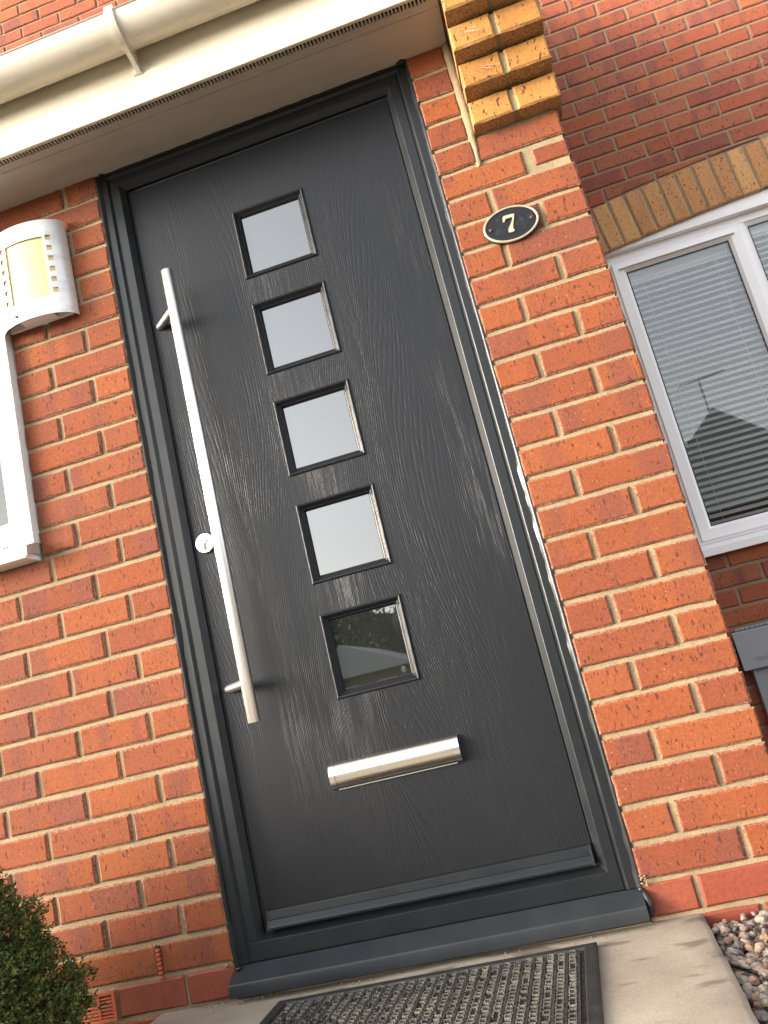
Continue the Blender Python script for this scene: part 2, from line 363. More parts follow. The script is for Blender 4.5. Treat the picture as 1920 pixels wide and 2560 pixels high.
# concrete slab with a worn, slightly rounded edge
b = MB(); x0, x1, y0, y1 = -.205, 1.033, -3.2, .06
nx, ny = 50, 90
def slabz(x, y):
    e = min(x - x0, x1 - x); return ZG - .006 * max(0, 1 - e / .012) ** 2 - .0012 * math.sin(x * 9 + y * 4)
vs = []; xsl = [x0, x0 + .004, x0 + .012] + [x0 + .012 + (x1 - x0 - .024) * i / 30 for i in range(1, 30)] + [x1 - .012, x1 - .004, x1]
ysl = [y0 + (y1 - y0) * (j / 60) for j in range(61)]
for y in ysl:
    for i, x in enumerate(xsl):
        jx = (.0009 * math.sin(y * 41) + .0006 * math.sin(y * 97 + 1)) if i >= len(xsl) - 3 or i < 3 else 0
        vs.append((x + jx, y, slabz(x, y)))
n = len(xsl); fs = [(j * n + i, j * n + i + 1, (j + 1) * n + i + 1, (j + 1) * n + i) for j in range(60) for i in range(n - 1)]
nb = len(vs)
for y in ysl: vs.append((x1 + .0009 * math.sin(y * 41) + .0006 * math.sin(y * 97 + 1), y, -.2)); vs.append((x0, y, -.2))
fs += [(j * n + n - 1, nb + 2 * j, nb + 2 * (j + 1), (j + 1) * n + n - 1) for j in range(60)] + [(j * n, (j + 1) * n, nb + 2 * (j + 1) + 1, nb + 2 * j + 1) for j in range(60)]
me = mk('concrete_path', vs, fs, M['concrete'], True); me.set_sharp_from_angle(angle=math.radians(40)); o = put('concrete_path', me); o['kind'] = 'structure'
# ================================================================== porch wall left of the door
LP = {0: [-.103], 1: [-.219], 2: [-.103], 3: [-.218], 4: [-.103], 5: [-.217], 6: [-.106], 7: [-.220], 8: [-.107], 9: [-.220], 10: [-.108], 11: [-.222], 12: [-.107], 13: [-.222],
      14: [-.107, -.305], 15: [-.190, -.413], 16: [-.107, -.302], 17: [-.187, -.413], 18: [-.109, -.299], 19: [-.198, -.421], 20: [-.106, -.301], 21: [-.199, -.424], 22: [-.107, -.304, -.528],
      23: [-.194, -.422], 24: [-.105, -.302, -.535], 25: [-.198, -.424], 26: [-.107, -.303], 27: [-.179, -.404], 28: [-.123, -.300, -.53], 29: [-.2, -.425], 30: [-.1, -.325]}
LW = thing('porch_wall', 'red brick wall on the left of the door, behind the small conifer', 'wall', (-.8, .05, -.1))
B = Bricks(LW, M['brick'])
WX, WZ0, WZ1 = -.329, 1.05, 1.95          # left window opening
XL = -2.0
for k in range(-3, 31):
    zt, zb = J(k - 1) - .005, J(k) + .005
    eng = k >= 28
    ps = [p for p in LP.get(k, [-.107 if k % 2 == 0 else -.22])]
    while ps[-1] > XL: ps.append(ps[-1] - .225)
    edge = .001 + random.uniform(-.001, .001); j = .009 if eng else .0105
    right = edge
    for p in ps + [None]:
        left = (p + j / 2) if p is not None else XL
        a0, a1 = left, right
        right = (p - j / 2) if p is not None else None
        if p is None and a0 >= a1 - .02: continue
        if 1 <= k - 1 and zb > WZ0 - .02 and zt < WZ1 + .02:
            if a1 < WX: continue
            a0 = max(a0, WX)
            if a1 - a0 < .02: continue
        if k == 28 and abs(a1 + .3045) < .03:   # the air brick sits here
            continue
        mid = ((a0 + a1) / 2, 0, (zt + zb) / 2)
        B.lay(a0, a1, zb, zt, 0, mat=M['eng'] if eng else None, single=in_frame(mid, 40 + 400 * (a1 - a0)) and a1 > -.62)
        if right is None: break
B.finish()
b = MB()                                   # mortar bed behind the bricks, with the window hole
yM = .0068
for q in ((WX, -.0005, -.3, 2.35), (XL, WX, -.3, WZ0 - .02), (XL, WX, WZ1, 2.35)): b.box(q[0], q[1], yM, .22, q[2], q[3])
b.build('mortar', M['mortar'], LW)
b = MB(); b.box(-.004 - .098, -.0035, .0115, .20, -.2, 2.3); b.build('reveal', M['brick'], LW)
# weep vent in the perpend near the foot of the wall
wv = MB(); wv.box(-.1835, -.1745, -.001, .02, -.004, .066); o = wv.build('weep_vent', M['gasket'], LW)
sb = MB()
for i in range(7): sb.box(-.1838, -.1742, -.0035, .012, -.003 + i * .0098, .0036 + i * .0098)
sb.build('rib', M['terracotta'], o)
# air brick
ab = MB(); ab.box(-.52, -.3035, .010, .05, -.0735, -.007); o = ab.build('air_brick', M['black'], LW)
fb = MB(); x0, x1, z0, z1 = -.5195, -.3045, -.0725, -.0085
fb.box(x0, x1, -.002, .03, z1 - .007, z1); fb.box(x0, x1, -.002, .03, z0, z0 + .007); fb.box(x1 - .007, x1, -.002, .03, z0 + .007, z1 - .007); fb.box(x0, x0 + .007, -.002, .03, z0 + .007, z1 - .007)
fb.box(-.349, -.345, -.001, .03, z0 + .007, z1 - .007); fb.box(-.42, -.416, -.001, .03, z0 + .007, z1 - .007); fb.build('grille_frame', M['terracotta'], o)
sl = MB()
sl.prism_x([(0, -.0022), (.022, .004), (.022, .0062), (0, .0008)], -.5125, -.3115); me = fixn(mk('slat', sl.v, sl.f, M['terracotta']))
for i in range(6): put('slat', me, o, (0, 0, z0 + .0115 + i * .0078))
# ================================================================== pier right of the door
PR = 1.2555
RPp = {4: 1.036, 5: 1.149, 6: 1.037, 7: 1.147, 8: 1.035, 9: 1.149, 10: 1.037, 11: 1.150, 12: 1.035, 13: 1.149, 14: 1.034, 15: 1.147, 16: 1.038, 17: 1.151, 18: 1.034, 19: 1.149, 20: 1.035,
       21: 1.151, 22: 1.038, 23: 1.149, 24: 1.038, 25: 1.148, 26: 1.035, 27: 1.155, 28: 1.038, 29: 1.15, 30: 1.037}
PIER = thing('brick_pier', 'red brick pier right of the door with stepped buff corbel on top', 'pier', (1.09, .05, -.1))
B2 = Bricks(PIER, M['brick'])
for k in range(-3, 31):
    zt, zb = J(k - 1) - .005, J(k) + .005; eng = k >= 28; mt = M['eng'] if eng else None
    xe = WD + .0005 + random.uniform(-.0012, .0012); xr = PR + random.uniform(-.0015, .0015)
    if k < 4:
        B2.lay(xe, 1.027, zb, zt, 0, single=k >= -1); continue
    p = RPp[k]; jj = .0105
    if k == 5:
        B2.lay(xe, 1.140, zb, zt, 0); B2.lay(1.166, xr - .002, zb + .012, zt - .006, .0015); continue
    B2.lay(xe, p - jj / 2, zb, zt, 0, mt); B2.lay(p + jj / 2, xr, zb, zt, 0, mt, depth=.10)
# side of the porch running back to the house, facing right
sd = MB(); se = []
for k in range(-20, 31):
    zt, zb = J(k - 1) - .005, J(k) + .005; y = .105 if k % 2 else .22
    ys = [.105] + ([.2175] if k % 2 == 0 else []); yy = .11 if k % 2 else .22
    a0 = .108
    while a0 < 1.5:
        a1 = min(yy - .005, 1.528)
        if a1 - a0 > .03 and zt < 2.30 + (a0 + .24) * .70:  # carried up under the roof steepened to shade the house wall
            n0 = len(sd.v); sd.v += [(PR - .004, a0, zb), (PR - .004, a1, zb), (PR - .004, a1, zt), (PR - .004, a0, zt), (PR, a0 + .004, zb + .004), (PR, a1 - .004, zb + .004), (PR, a1 - .004, zt - .004), (PR, a0 + .004, zt - .004)]
            sd.f += [tuple(n0 + i for i in f) for f in ((4, 5, 6, 7), (0, 1, 5, 4), (1, 2, 6, 5), (2, 3, 7, 6), (3, 0, 4, 7))]; se += [1.] * 4 + [0.] * 4
        a0 = yy + .005; yy += .225
me = mk('side_brickwork', sd.v, sd.f, M['brick']); set_edge(me, se); o = put('side_brickwork', me, PIER); o['kind'] = 'stuff'
b = MB(); b.box(WD + .001, PR - .006, .0068, .22, -.3, 2.42); b.prism_x([(.2, -.3), (1.525, -.3), (1.525, 3.50), (.2, 2.58)], 1.06, PR - .0065); b.build('mortar', M['mortar'], PIER)
b = MB(); b.box(WD + .004, WD + .1, .0115, .20, -.2, 2.3); b.build('reveal', M['brick'], PIER)
# wide pointed joint between the pier and the corbel
b = MB(); prof = []
npt = 22; vs = []; fs = []
for i in range(npt + 1):
    z = 1.717 + (2.10 - 1.717) * i / npt; t = min(1, (z - 1.717) / .12); wl = 1.0265 - .001 * math.sin(i * 1.7); wr = 1.0395 + .009 * t + .001 * math.sin(i * 2.3)
    pr = -.004 * t
    vs += [(wl, .004, z), (wl + .004, pr + .001, z), ((wl + wr) / 2, pr - .002, z), (wr - .003, pr - .001, z), (wr, .004, z)]
fs = [(5 * i + k, 5 * i + k + 1, 5 * i + k + 6, 5 * i + k + 5) for i in range(npt) for k in range(4)]
me = fixn(mk('pointing', vs, fs, M['mortar'], True)); put('pointing', me, PIER)
# mortar smears on the pier near the corbel
CB = MB(); CB.box(1.052, 1.2635, .0, .2, 1.81, 2.42)
corb = CB.build('corbel', M['mortar'], PIER)
for k in range(3, -6, -1):
    zt, zb = J(k - 1) - .005, J(k) + .005; st = min(4 - k, 6); yo = -.0455 * st + .003
    for (a0, a1) in ((1.0468, 1.1515), (1.1625, 1.2685)):
        B2.lay(a0 + random.uniform(-.001, .001), a1 + random.uniform(-.001, .001), zb - .001, zt + .001, yo, mat=M['buff'], depth=-yo + .06, parent=corb)
    mb = MB(); mb.box(1.149, 1.165, yo + .006, .05, zb + .002, zt - .002); mb.box(1.052, 1.264, yo + .055, .05, zt - .003, zt + .013); mb.build('mortar_fill', M['mortar'], corb)
# cobwebs under the corbel
wb = MB(); rnd = random.Random(3)
for (cx, cy, cz) in ((1.085, -.12, 2.016), (1.10, -.105, 2.012), (1.10, -.07, 1.945)):
    for i in range(5):
        wb.tube([(cx + rnd.uniform(-.012, .012), cy + rnd.uniform(-.01, .01), cz), (cx + rnd.uniform(-.02, .03), cy - .02, cz - .03), (cx + rnd.uniform(-.03, .05), cy - .03, cz - .045)], .0005, 4)
wb.build('cobweb', M['web'], corb)
# ================================================================== house wall set back on the right
HY = 1.53
HW = thing('house_wall', 'set back red brick house wall with buff arch over the white window', 'wall', (2.6, HY + .1, -.1))
ARX, ARR, ARZ = 2.6, 8.5, 2.182
def arch_lo(x): return ARZ - (x - ARX) ** 2 / (2 * ARR)
def arch_hi(x): return arch_lo(x) + .2135
HX0, HX1 = 1.515, 3.70                    # window opening
HB = Bricks(HW, M['brick_far'])
for r_ in range(-2, 74):
    zb, zt = (r_ + .1) * .075 + .005, (r_ + 1.1) * .075 - .005
    x = .225 * (.1 if r_ % 2 else .6) - 2.7
    if r_ < 57 - 26 + 0 and False: pass
    while x < 4.4:
        a0, a1 = x + .005, x + .22; x += .225
        zm = (zb + zt) / 2; xm = (a0 + a1) / 2
        if zm < 2.9 and a1 < PR + .02: continue
        hz = px((xm, HY, zm))
        vis = in_frame((xm, HY, zm), 60) and ((a1 > 1.45 and zm > -.1) or zm > 4.0)
        if HX0 - .03 < xm and xm < HX1 + .03 and zt > .775 and zb < arch_lo(xm): 
            if a0 < HX0 - .02 and zt < 2.1: HB.lay(a0, HX0 - .004, zb, zt, HY, single=False)
            elif a1 > HX1 + .02 and zt < 2.1: HB.lay(HX1 + .004, a1, zb, zt, HY, single=False)
            continue
        if HX0 - .08 < xm < HX1 + .08 and zb < arch_hi(xm) + .01 and zt > arch_lo(xm):
            if zt < arch_hi(a0) + .02 and zt < arch_hi(a1) + .02: continue
            cz = (zb + zt) / 2
            me = brick_mesh('brick', .215, .065, .035, M['brick_far'], int(xm * 1000) + r_, zcut=lambda lx, xm=xm, cz=cz: min(arch_hi(xm + lx) + .009 - cz, .026))
            put('brick', me, HW, (xm, HY, cz)); continue
        if vis: HB.lay(a0, a1, zb, zt, HY)
        else: HB.lay(a0, a1, zb, zt, HY, single=False)
HB.finish()
b = MB(); yh = HY + .0062
def hole_box(mb, X0, X1, Z0, Z1): mb.box(X0, X1, yh, HY + .25, Z0, Z1)
hole_box(b, -2.6, 4.4, 2.36, 5.55); hole_box(b, 1.2, HX0 - .002, -.2, 2.36); hole_box(b, HX1 + .002, 4.4, -.2, 2.36); hole_box(b, HX0 - .002, HX1 + .002, -.2, .76)
prof = [(HX0 - .002, 2.36)] + [(HX0 - .002 + (HX1 - HX0 + .004) * i / 30, arch_lo(HX0 + (HX1 - HX0) * i / 30) + .001) for i in range(31)] + [(HX1 + .002, 2.36)]
b.prism_y(prof, yh, HY + .10)
b.build('mortar', M['mortar_far'], HW)
wv = MB(); wv.box(1.9235, 1.9315, HY - .001, HY + .02, 2.478, 2.546); o = wv.build('weep_vent', M['gasket'], HW)
sb = MB()
for i in range(7): sb.box(1.9232, 1.9318, HY - .004, HY + .012, 2.479 + i * .0098, 2.4856 + i * .0098)
sb.build('rib', M['terracotta'], o)
# soldier arch
b = MB(); b.prism_y([(x, arch_lo(x) + .004) for x in [1.44 + .08 * i for i in range(30)]] + [(x, arch_hi(x) + .003) for x in [1.44 + .08 * i for i in range(30)][::-1]], HY + .0075, HY + .06)
arch = b.build('window_arch', M['mortar_far'], HW)
x = 1.4245; i = 0; cache = {}
while x < 3.72:
    th = (x - ARX) / ARR; cz = (arch_lo(x) + arch_hi(x)) / 2
    key = i % 7
    if key not in cache: cache[key] = brick_mesh('brick', .064, .213, .05, M['soldier'], 900 + key)
    put('brick', cache[key], arch, (x - .107 * 0 + 0, HY + random.uniform(-.001, .001), cz), rot=(0, th * .8 + random.uniform(-.006, .006), 0)); x += .0737; i += 1
# ================================================================== eaves over the door
ZS = 2.092; YF = -.19; EX0, EX1 = -2.3, 1.043
EV = thing('eaves', 'weathered cream fascia and soffit board over the grey door', 'eaves', (-.6, -.1, 2.1))
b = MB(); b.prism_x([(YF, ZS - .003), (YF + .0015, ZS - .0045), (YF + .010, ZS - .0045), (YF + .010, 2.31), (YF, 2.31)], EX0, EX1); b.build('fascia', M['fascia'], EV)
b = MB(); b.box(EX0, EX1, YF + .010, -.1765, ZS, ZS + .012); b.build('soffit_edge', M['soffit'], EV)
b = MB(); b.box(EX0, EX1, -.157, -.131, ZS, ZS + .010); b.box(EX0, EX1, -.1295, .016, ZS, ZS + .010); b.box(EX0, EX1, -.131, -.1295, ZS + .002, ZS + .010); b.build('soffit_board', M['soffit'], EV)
b = MB(); b.box(EX0, EX1, -.180, -.150, ZS + .014, ZS + .02); o = b.build('vent_strip', M['black'], EV)  # black sheet paints in the shade behind the vent slots
b = MB(); x = -.75
while x < EX1: b.box(x, x + .0044, -.1765, -.157, ZS + .0005, ZS + .009); x += .0098
b.box(EX0, -.75, -.1765, -.157, ZS + .0005, ZS + .012)
tag(b.build('vent_bars', M['soffit'], o), kind='stuff')
b = MB(); b.box(EX0, EX1, .016, .05, ZS + .004, 2.3); b.box(EX0, EX1, YF + .011, .05, 2.285, 2.295); b.build('inner_board', M['black'], EV)
# gutter
GY, GZ, GR = -.250, 2.268, .0575
GT = thing('gutter', 'half round cream plastic gutter along the fascia above the door', 'gutter', (-.6, GY, GZ))
def arcprof(r, t0=180, t1=360, n=20): return [(GY + r * math.cos(math.radians(t0 + (t1 - t0) * i / n)), GZ + r * math.sin(math.radians(t0 + (t1 - t0) * i / n))) for i in range(n + 1)]
b = MB(); pr = arcprof(GR) + arcprof(GR - .003)[::-1]; b.prism_x(pr, EX0, .995); b.build('channel', M['gutter'], GT, angle=40)
b = MB(); b.tube([(EX0, GY - GR + .0005, GZ), (.995, GY - GR + .0005, GZ)], .0034, 8); b.build('rolled_rim', M['gutter'], GT, smooth=True)
def bracket(xc):
    b = MB(); pr = arcprof(GR + .0035) + arcprof(GR + .0006)[::-1]; b.prism_x(pr, xc - .013, xc + .013)
    pr = arcprof(GR + .0065) + arcprof(GR + .003)[::-1]; b.prism_x(pr, xc - .006, xc + .010)
    b.box(xc - .012, xc + .012, GY - GR - .0045, GY - GR + .006, GZ - .001, GZ + .010)
    b.prism_x([(YF - .001, 2.172), (YF - .003, 2.170), (YF - .012, 2.180), (GY - .012, GZ - GR - .005), (GY + .03, GZ - GR + .012), (YF - .001, GZ - .01)], xc - .004, xc + .008)
    b.prism_x([(YF - .0005, 2.17), (YF - .004, 2.172), (YF - .004, 2.29), (YF - .0005, 2.29)], xc - .013, xc + .013)
    return b.build('bracket', M['gutter'], GT, angle=35)
bracket(.262); bracket(-.72); bracket(-1.6); 
b = MB(); pr = [(GY + GR * 1.03 * math.cos(math.radians(180 + 9 * i)), GZ + GR * 1.03 * math.sin(math.radians(180 + 9 * i))) for i in range(21)]; b.prism_x(pr, .992, 1.0); b.build('stop_end', M['gutter'], GT)
# unseen porch roof behind the gutter, steepened and widened to shade the house wall
RF = thing('porch_roof', 'unseen brown tiled lean-to roof of the porch, steepened to shade the house wall', 'roof', (-.6, .6, 2.3))
b = MB(); y0, z0, sl_ = -.240, 2.298, .70
for i in range(8):
    ya, yb = y0 + i * .225, y0 + (i + 1) * .225 + .03; za = z0 + (ya - y0) * sl_
    n = 18; RX = EX1 if i < 2 else 1.285
    for k in range(n):
        xa = EX0 + (RX - EX0) * k / n; xb = EX0 + (RX - EX0) * (k + 1) / n - .003
        b.add([(xa, ya, za), (xb, ya, za), (xb, yb, za + (yb - ya) * sl_), (xa, yb, za + (yb - ya) * sl_), (xa, ya, za + .014), (xb, ya, za + .014), (xb, yb, za + (yb - ya) * sl_ + .014), (xa, yb, za + (yb - ya) * sl_ + .014)], [(0, 3, 2, 1), (4, 5, 6, 7), (0, 1, 5, 4), (1, 2, 6, 5), (3, 0, 4, 7)])
tag(b.build('roof_tiles', M['tile'], RF), kind='stuff')
# ================================================================== door frame
FR = thing('door_frame', 'anthracite grey moulded frame and cill around the front door', 'door frame', (.465, .02, -.07))
FX0, FX1, FZ0, FZ1 = .004, .926, -.0095, 2.104
prof = [(0, .085), (0, .0125), (.0018, .0102), (.0245, .0100), (.0262, .0110), (.0305, .0162), (.0322, .0164), (.0345, .0142), (.0570, .0142), (.0582, .0150), (.0690, .0282), (.0704, .0300), (.0710, .0365), (.0712, .085)]
sides = frame_sides(FX0, FX1, FZ0 - .03, FZ1, prof)
for nm, (v, f) in zip(('jamb', 'head', 'jamb'), sides[:3]):
    b = MB()
    if nm == 'jamb':
        v = [(x, y, FZ0 if z < .2 else z) for x, y, z in v]
    b.add(v, f); b.build(nm, M['frame'], FR)
pb = [(.085, FZ0), (.0142, FZ0), (.0138, FZ0 + .002), (.0138, .0290), (.0148, .0302), (.0310, .0400), (.034, .0425), (.085, .0425)]
b = MB(); b.prism_x(pb, FX0 + .034, FX1 - .034); b.build('bottom_rail', M['frame'], FR)
b = MB(); b.prism_x([(.08, -.0115), (.012, -.0115), (-.0335, -.0350), (-.0355, -.0362), (-.0368, -.0380), (-.0372, -.0405), (-.0372, -.0615), (-.0365, -.064), (-.0325, -.064), (-.0325, -.050), (.0, -.046), (.0, -.0765), (.08, -.0765)], -.0035, .9265)
b.build('cill', M['cill'], FR, angle=24)
b = MB(); b.box(.0, .928, .002, .05, -.082, -.0766); b.build('cill_packer', M['mortar'], FR)
# gasket line between frame and leaf
b = MB()
for v, f in frame_sides(.0715, .8590, .040, 2.036, [(0, .075), (0, .0385), (.006, .0402), (.0095, .044), (.0095, .075)]): b.add(v, f)
b.build('gasket', M['gasket'], FR)
# sealant beads where the frame meets the brick
def bead(xa, xb, ya, yb, seed, mat, name='sealant'):
    rnd = random.Random(seed); vs = []; n = 150; wob = 0; wob2 = 0
    for i in range(n + 1):
        z = -.010 + 2.10 * i / n; wob = wob * .75 + rnd.uniform(-.0013, .0013); wob2 = wob2 * .6 + rnd.uniform(-.0008, .0008)
        k = math.exp(-(((z - J(27)) / .075 + .5) % 1 - .5) ** 2 * 60) * .0022   # fatter at each mortar joint
        s = 1 if xb > xa else -1
        pts = []
        for t in range(6):
            u = t / 5; x = xa + (xb - xa) * u; y = ya + (yb - ya) * u - .0032 * math.sin(math.pi * u)
            if t == 0: x += wob * 1.3
            if t == 5: x += s * (abs(wob2) + k); y += k * .8
            pts.append((x, y + wob2 * .6, z))
        vs += pts
    fs = [(6 * i + k, 6 * i + k + 1, 6 * i + k + 7, 6 * i + k + 6) for i in range(n) for k in range(5)]
    me = fixn(mk(name, vs, fs, mat, True)); put(name, me, FR)
bead(.9195, .9305, .0098, .0035, 4, M['silicone']); bead(.0115, -.0005, .0098, .0035, 8, M['sealant_matt'])
b = MB(); rnd = random.Random(5)
b.tube([(.9285, .004, -.012), (.932, -.006, -.022), (.934, -.014, -.036), (.934, -.018, -.052), (.932, -.012, -.064)], [.004, .0065, .0075, .0075, .004], 10); b.tube([(.919, .006, -.0115), (.926, .001, -.012), (.931, .001, -.013)], [.003, .0055, .004], 8)
b.tube([(.004, .002, -.012), (.010, -.003, -.014), (.018, .004, -.012)], [.003, .0045, .003], 8)
b.build('sealant', M['silicone'], FR, smooth=True)
b = MB(); rnd = random.Random(9); pts = [(x / 60 * .93, .010 + rnd.uniform(-.001, .001), 2.0915 + rnd.uniform(-.0012, .001)) for x in range(61)]
b.tube(pts, [.0036 + rnd.uniform(-.0008, .0012) for _ in pts], 8); b.tube([(.903, .006, 2.090), (.915, .002, 2.088), (.927, .004, 2.090)], [.004, .0085, .005], 10); b.tube([(.012, .006, 2.091), (.02, .004, 2.090), (.028, .007, 2.091)], [.003, .006, .003], 8)
b.build('sealant', M['sealant_matt'], FR, smooth=True)
# ================================================================== door leaf
DR = thing('front_door', 'anthracite woodgrain front door with five square panes and steel bar handle', 'door', (.465, .05, .05))
DY = .038; DX0, DX1, DZ0, DZ1 = .0805, .8500, .0480, 2.0260
PCX = .4657; PH = .1035; PCZ = [1.7525 - .2835 * i for i in range(5)]
xs = [DX0, PCX - PH, PCX + PH, DX1]; zs = [DZ0]
for c in PCZ[::-1]: zs += [c - PH, c + PH]
zs.append(DZ1)
vs = [(x, DY, z) for z in zs for x in xs]; fs = []
for j in range(len(zs) - 1):
    for i in range(3):
        if i == 1 and j % 2 == 1: continue
        fs.append((j * 4 + i, j * 4 + i + 1, (j + 1) * 4 + i + 1, (j + 1) * 4 + i))
nb = len(vs); vs += [(DX0, .082, DZ0), (DX1, .082, DZ0), (DX1, .082, DZ1), (DX0, .082, DZ1)]; L_ = (len(zs) - 1) * 4
fs += [(nb, nb + 3, nb + 2, nb + 1)]
me = mk('door_leaf', vs, fs, M['door'])
put('door_leaf', me, DR)
b = MB(); b.box(DX0 + .0005, DX0 + .004, DY + .0005, .08, DZ0, DZ1); b.box(DX1 - .004, DX1 - .0005, DY + .0005, .08, DZ0, DZ1); b.box(DX0 + .004, DX1 - .004, DY + .0005, .08, DZ0, DZ0 + .004); b.build('leaf_edge', M['door'], DR)
gp = [(-.0005, DY + .0006), (.0008, DY - .0035), (.0035, DY - .0050), (.0060, DY - .0040), (.0125, DY + .0048), (.0138, DY + .0056), (.0150, DY + .0050), (.0186, DY + .0098), (.0191, DY + .0135)]
cas = None
for i, cz in enumerate(PCZ):
    if cas is None:
        bb = frame_mb(-PH, PH, -PH, PH, [(d, y - DY) for d, y in gp]); cas = fixn(mk('glazing_frame', bb.v, bb.f, M['door']))
        gap = MB(); gap.add(*[(lambda q: (q.v, q.f))(frame_mb(-PH + .0184, PH - .0184, -PH + .0184, PH - .0184, [(0, .0122), (.0018, .0118)]))][0]); gapm = fixn(mk('glazing_gasket', gap.v, gap.f, M['gasket']))
        q = PH - .0186; pm = mk('pane', [(-q, .0125, -q), (q, .0125, -q), (q, .0125, q), (-q, .0125, q), (-q, .03, -q), (q, .03, -q), (q, .03, q), (-q, .03, q)], [(0, 1, 2, 3), (4, 7, 6, 5), (0, 4, 5, 1), (1, 5, 6, 2), (2, 6, 7, 3), (3, 7, 4, 0)], M['pane'])
    o = put('glazing_frame', cas, DR, (PCX, DY, cz)); put('pane', pm, o, (PCX, DY, cz)); put('glazing_gasket', gapm, o, (PCX, DY, cz))
# etched safety mark in the corner of the lowest pane
b = MB(); yy = DY + .0123; sx, sz = .5335, .5475
for k, (w_, h_) in enumerate(((.0048, .0010), (.0062, .0012), (.0058, .0010), (.0066, .0010), (.0045, .0010), (.0030, .0008))): b.box(sx - w_, sx + w_ * (.7 + .05 * k), yy - .0002, yy, sz + .006 - k * .0026, sz + .006 - k * .0026 + h_)
a = N('etched_mark'); M['etch'] = a.set((.10, .11, .10), .8)
b.build('etched_mark', M['etch'], DR)
# weather bar
b = MB(); b.prism_x([(DY, .0895), (.030, .0880), (.0275, .0860), (.0272, .0845), (.0255, .0690), (.0225, .0670), (.0215, .0655), (.0145, .0560), (.0135, .0535), (.0138, .0495), (.018, .0485), (DY, .0485)], .0945, .8430)
o = b.build('weather_bar', M['frame'], DR)
b = MB()
for xa, xb in ((.0905, .0943), (.8432, .8472)): b.prism_x([(DY, .0905), (.029, .0890), (.0262, .0860), (.0245, .0690), (.0132, .0560), (.0125, .0490), (DY, .0475)], xa, xb)
b.build('end_cap', M['gasket'], o)
# pull handle: long round bar on two cranked legs
HXc, HYc, HR = .1735, -.034, .0148
b = MB(); n = 48
for z, k in ((.5085, .93), (.5097, 1), (1.7083, 1), (1.7095, .93)):
    for t in range(n):
        u = 2 * math.pi * t / n; cc, ss = math.cos(u), math.sin(u)
        b.v.append((HXc + HR * k * math.copysign(abs(cc) ** .80, cc), HYc + .0118 * k * math.copysign(abs(ss) ** .80, ss), z))
b.f = [(i * n + t, i * n + (t + 1) % n, (i + 1) * n + (t + 1) % n, (i + 1) * n + t) for i in range(3) for t in range(n)] + [tuple(range(n))[::-1], tuple(3 * n + t for t in range(n))]
hd = b.build('pull_handle', M['steel'], DR, angle=50)
for z in (.6025, 1.597):
    b = MB(); b.tube([(.0945, DY + .001, z), (HXc - .004, HYc + .004, z)], .0105, 24); b.build('standoff', M['steel'], hd, angle=50)
# lock escutcheon
LX, LZ = .1095, .9755
b = MB(); n = 48; pr = [(.026, 0), (.026, -.0075), (.0245, -.0092), (.0, -.0095)]
vs = []; fs = []
for r_, dy in pr[:3]:
    for k in range(n): t = 2 * math.pi * k / n; vs.append((LX + r_ * math.cos(t), DY + dy, LZ + r_ * math.sin(t)))
fs = [(i * n + k, i * n + (k + 1) % n, (i + 1) * n + (k + 1) % n, (i + 1) * n + k) for i in range(2) for k in range(n)] + [tuple(2 * n + k for k in range(n))]
es = put('lock_escutcheon', fixn(mk('lock_escutcheon', vs, fs, M['chrome'])), DR)
def disc_prism(cx, cz, prof2, y0, y1):
    bb = MB(); bb.prism_y([(cx + x, cz + z) for x, z in prof2], y0, y1); return bb
circ = lambda r_, n=24: [(r_ * math.cos(2 * math.pi * k / n), r_ * math.sin(2 * math.pi * k / n)) for k in range(n)]
kp = [(.0085 * math.cos(math.radians(t)), .0085 * math.sin(math.radians(t)) + .006) for t in range(-60, 241, 15)]
kp = kp[::1] + [(-.0042, -.0155), (-.0030, -.0185), (0, -.0195), (.0030, -.0185), (.0042, -.0155)]
disc_prism(LX, LZ, kp, DY - .0100, DY - .006).build('cylinder_face', M['steel_dark'], es)
disc_prism(LX, LZ + .006, circ(.0072), DY - .0125, DY - .0098).build('cylinder_plug', M['chrome'], es)
disc_prism(LX, LZ + .006, [(-.0006, -.0045), (.0006, -.0045), (.0006, .004), (-.0006, .004)], DY - .0127, DY - .0124).build('key_slot', M['gasket'], es)
# letter plate: curved steel flap between end caps
X0, X1, Z0, Z1 = .3075, .6220, .3140, .3755
LB = MB(); LB.box(X0 + .002, X1 - .002, DY - .003, DY + .001, Z0 + .001, Z1 - .001); lb = LB.build('letter_plate', M['chrome'], DR)
def flap_prof(ex, dz=0):
    pts = []
    for i in range(15):
        t = math.radians(8 + 158 * i / 14); pts.append((DY - .002 - (.0185 + ex) * math.sin(t), (Z0 + Z1) / 2 - dz / 2 + (.0300 + ex * .3 - dz / 2) * math.cos(t)))
    return pts + [(DY - .0005, Z0 + .002), (DY - .0005, Z1 - .001)]
b = MB(); b.prism_x(flap_prof(0), X0 + .0135, X1 - .0135); fl = b.build('flap', M['steel_h'], lb, angle=30)
b = MB(); b.prism_x(flap_prof(.0018), X0, X0 + .0132); b.prism_x(flap_prof(.0018), X1 - .0132, X1); b.build('end_cap', M['chrome'], lb, angle=30)
b = MB(); b.box(X0 + .0135, X1 - .0135, DY - .0065, DY - .0005, Z0 - .0005, Z0 + .0022); b.build('drip_edge', M['chrome'], lb)
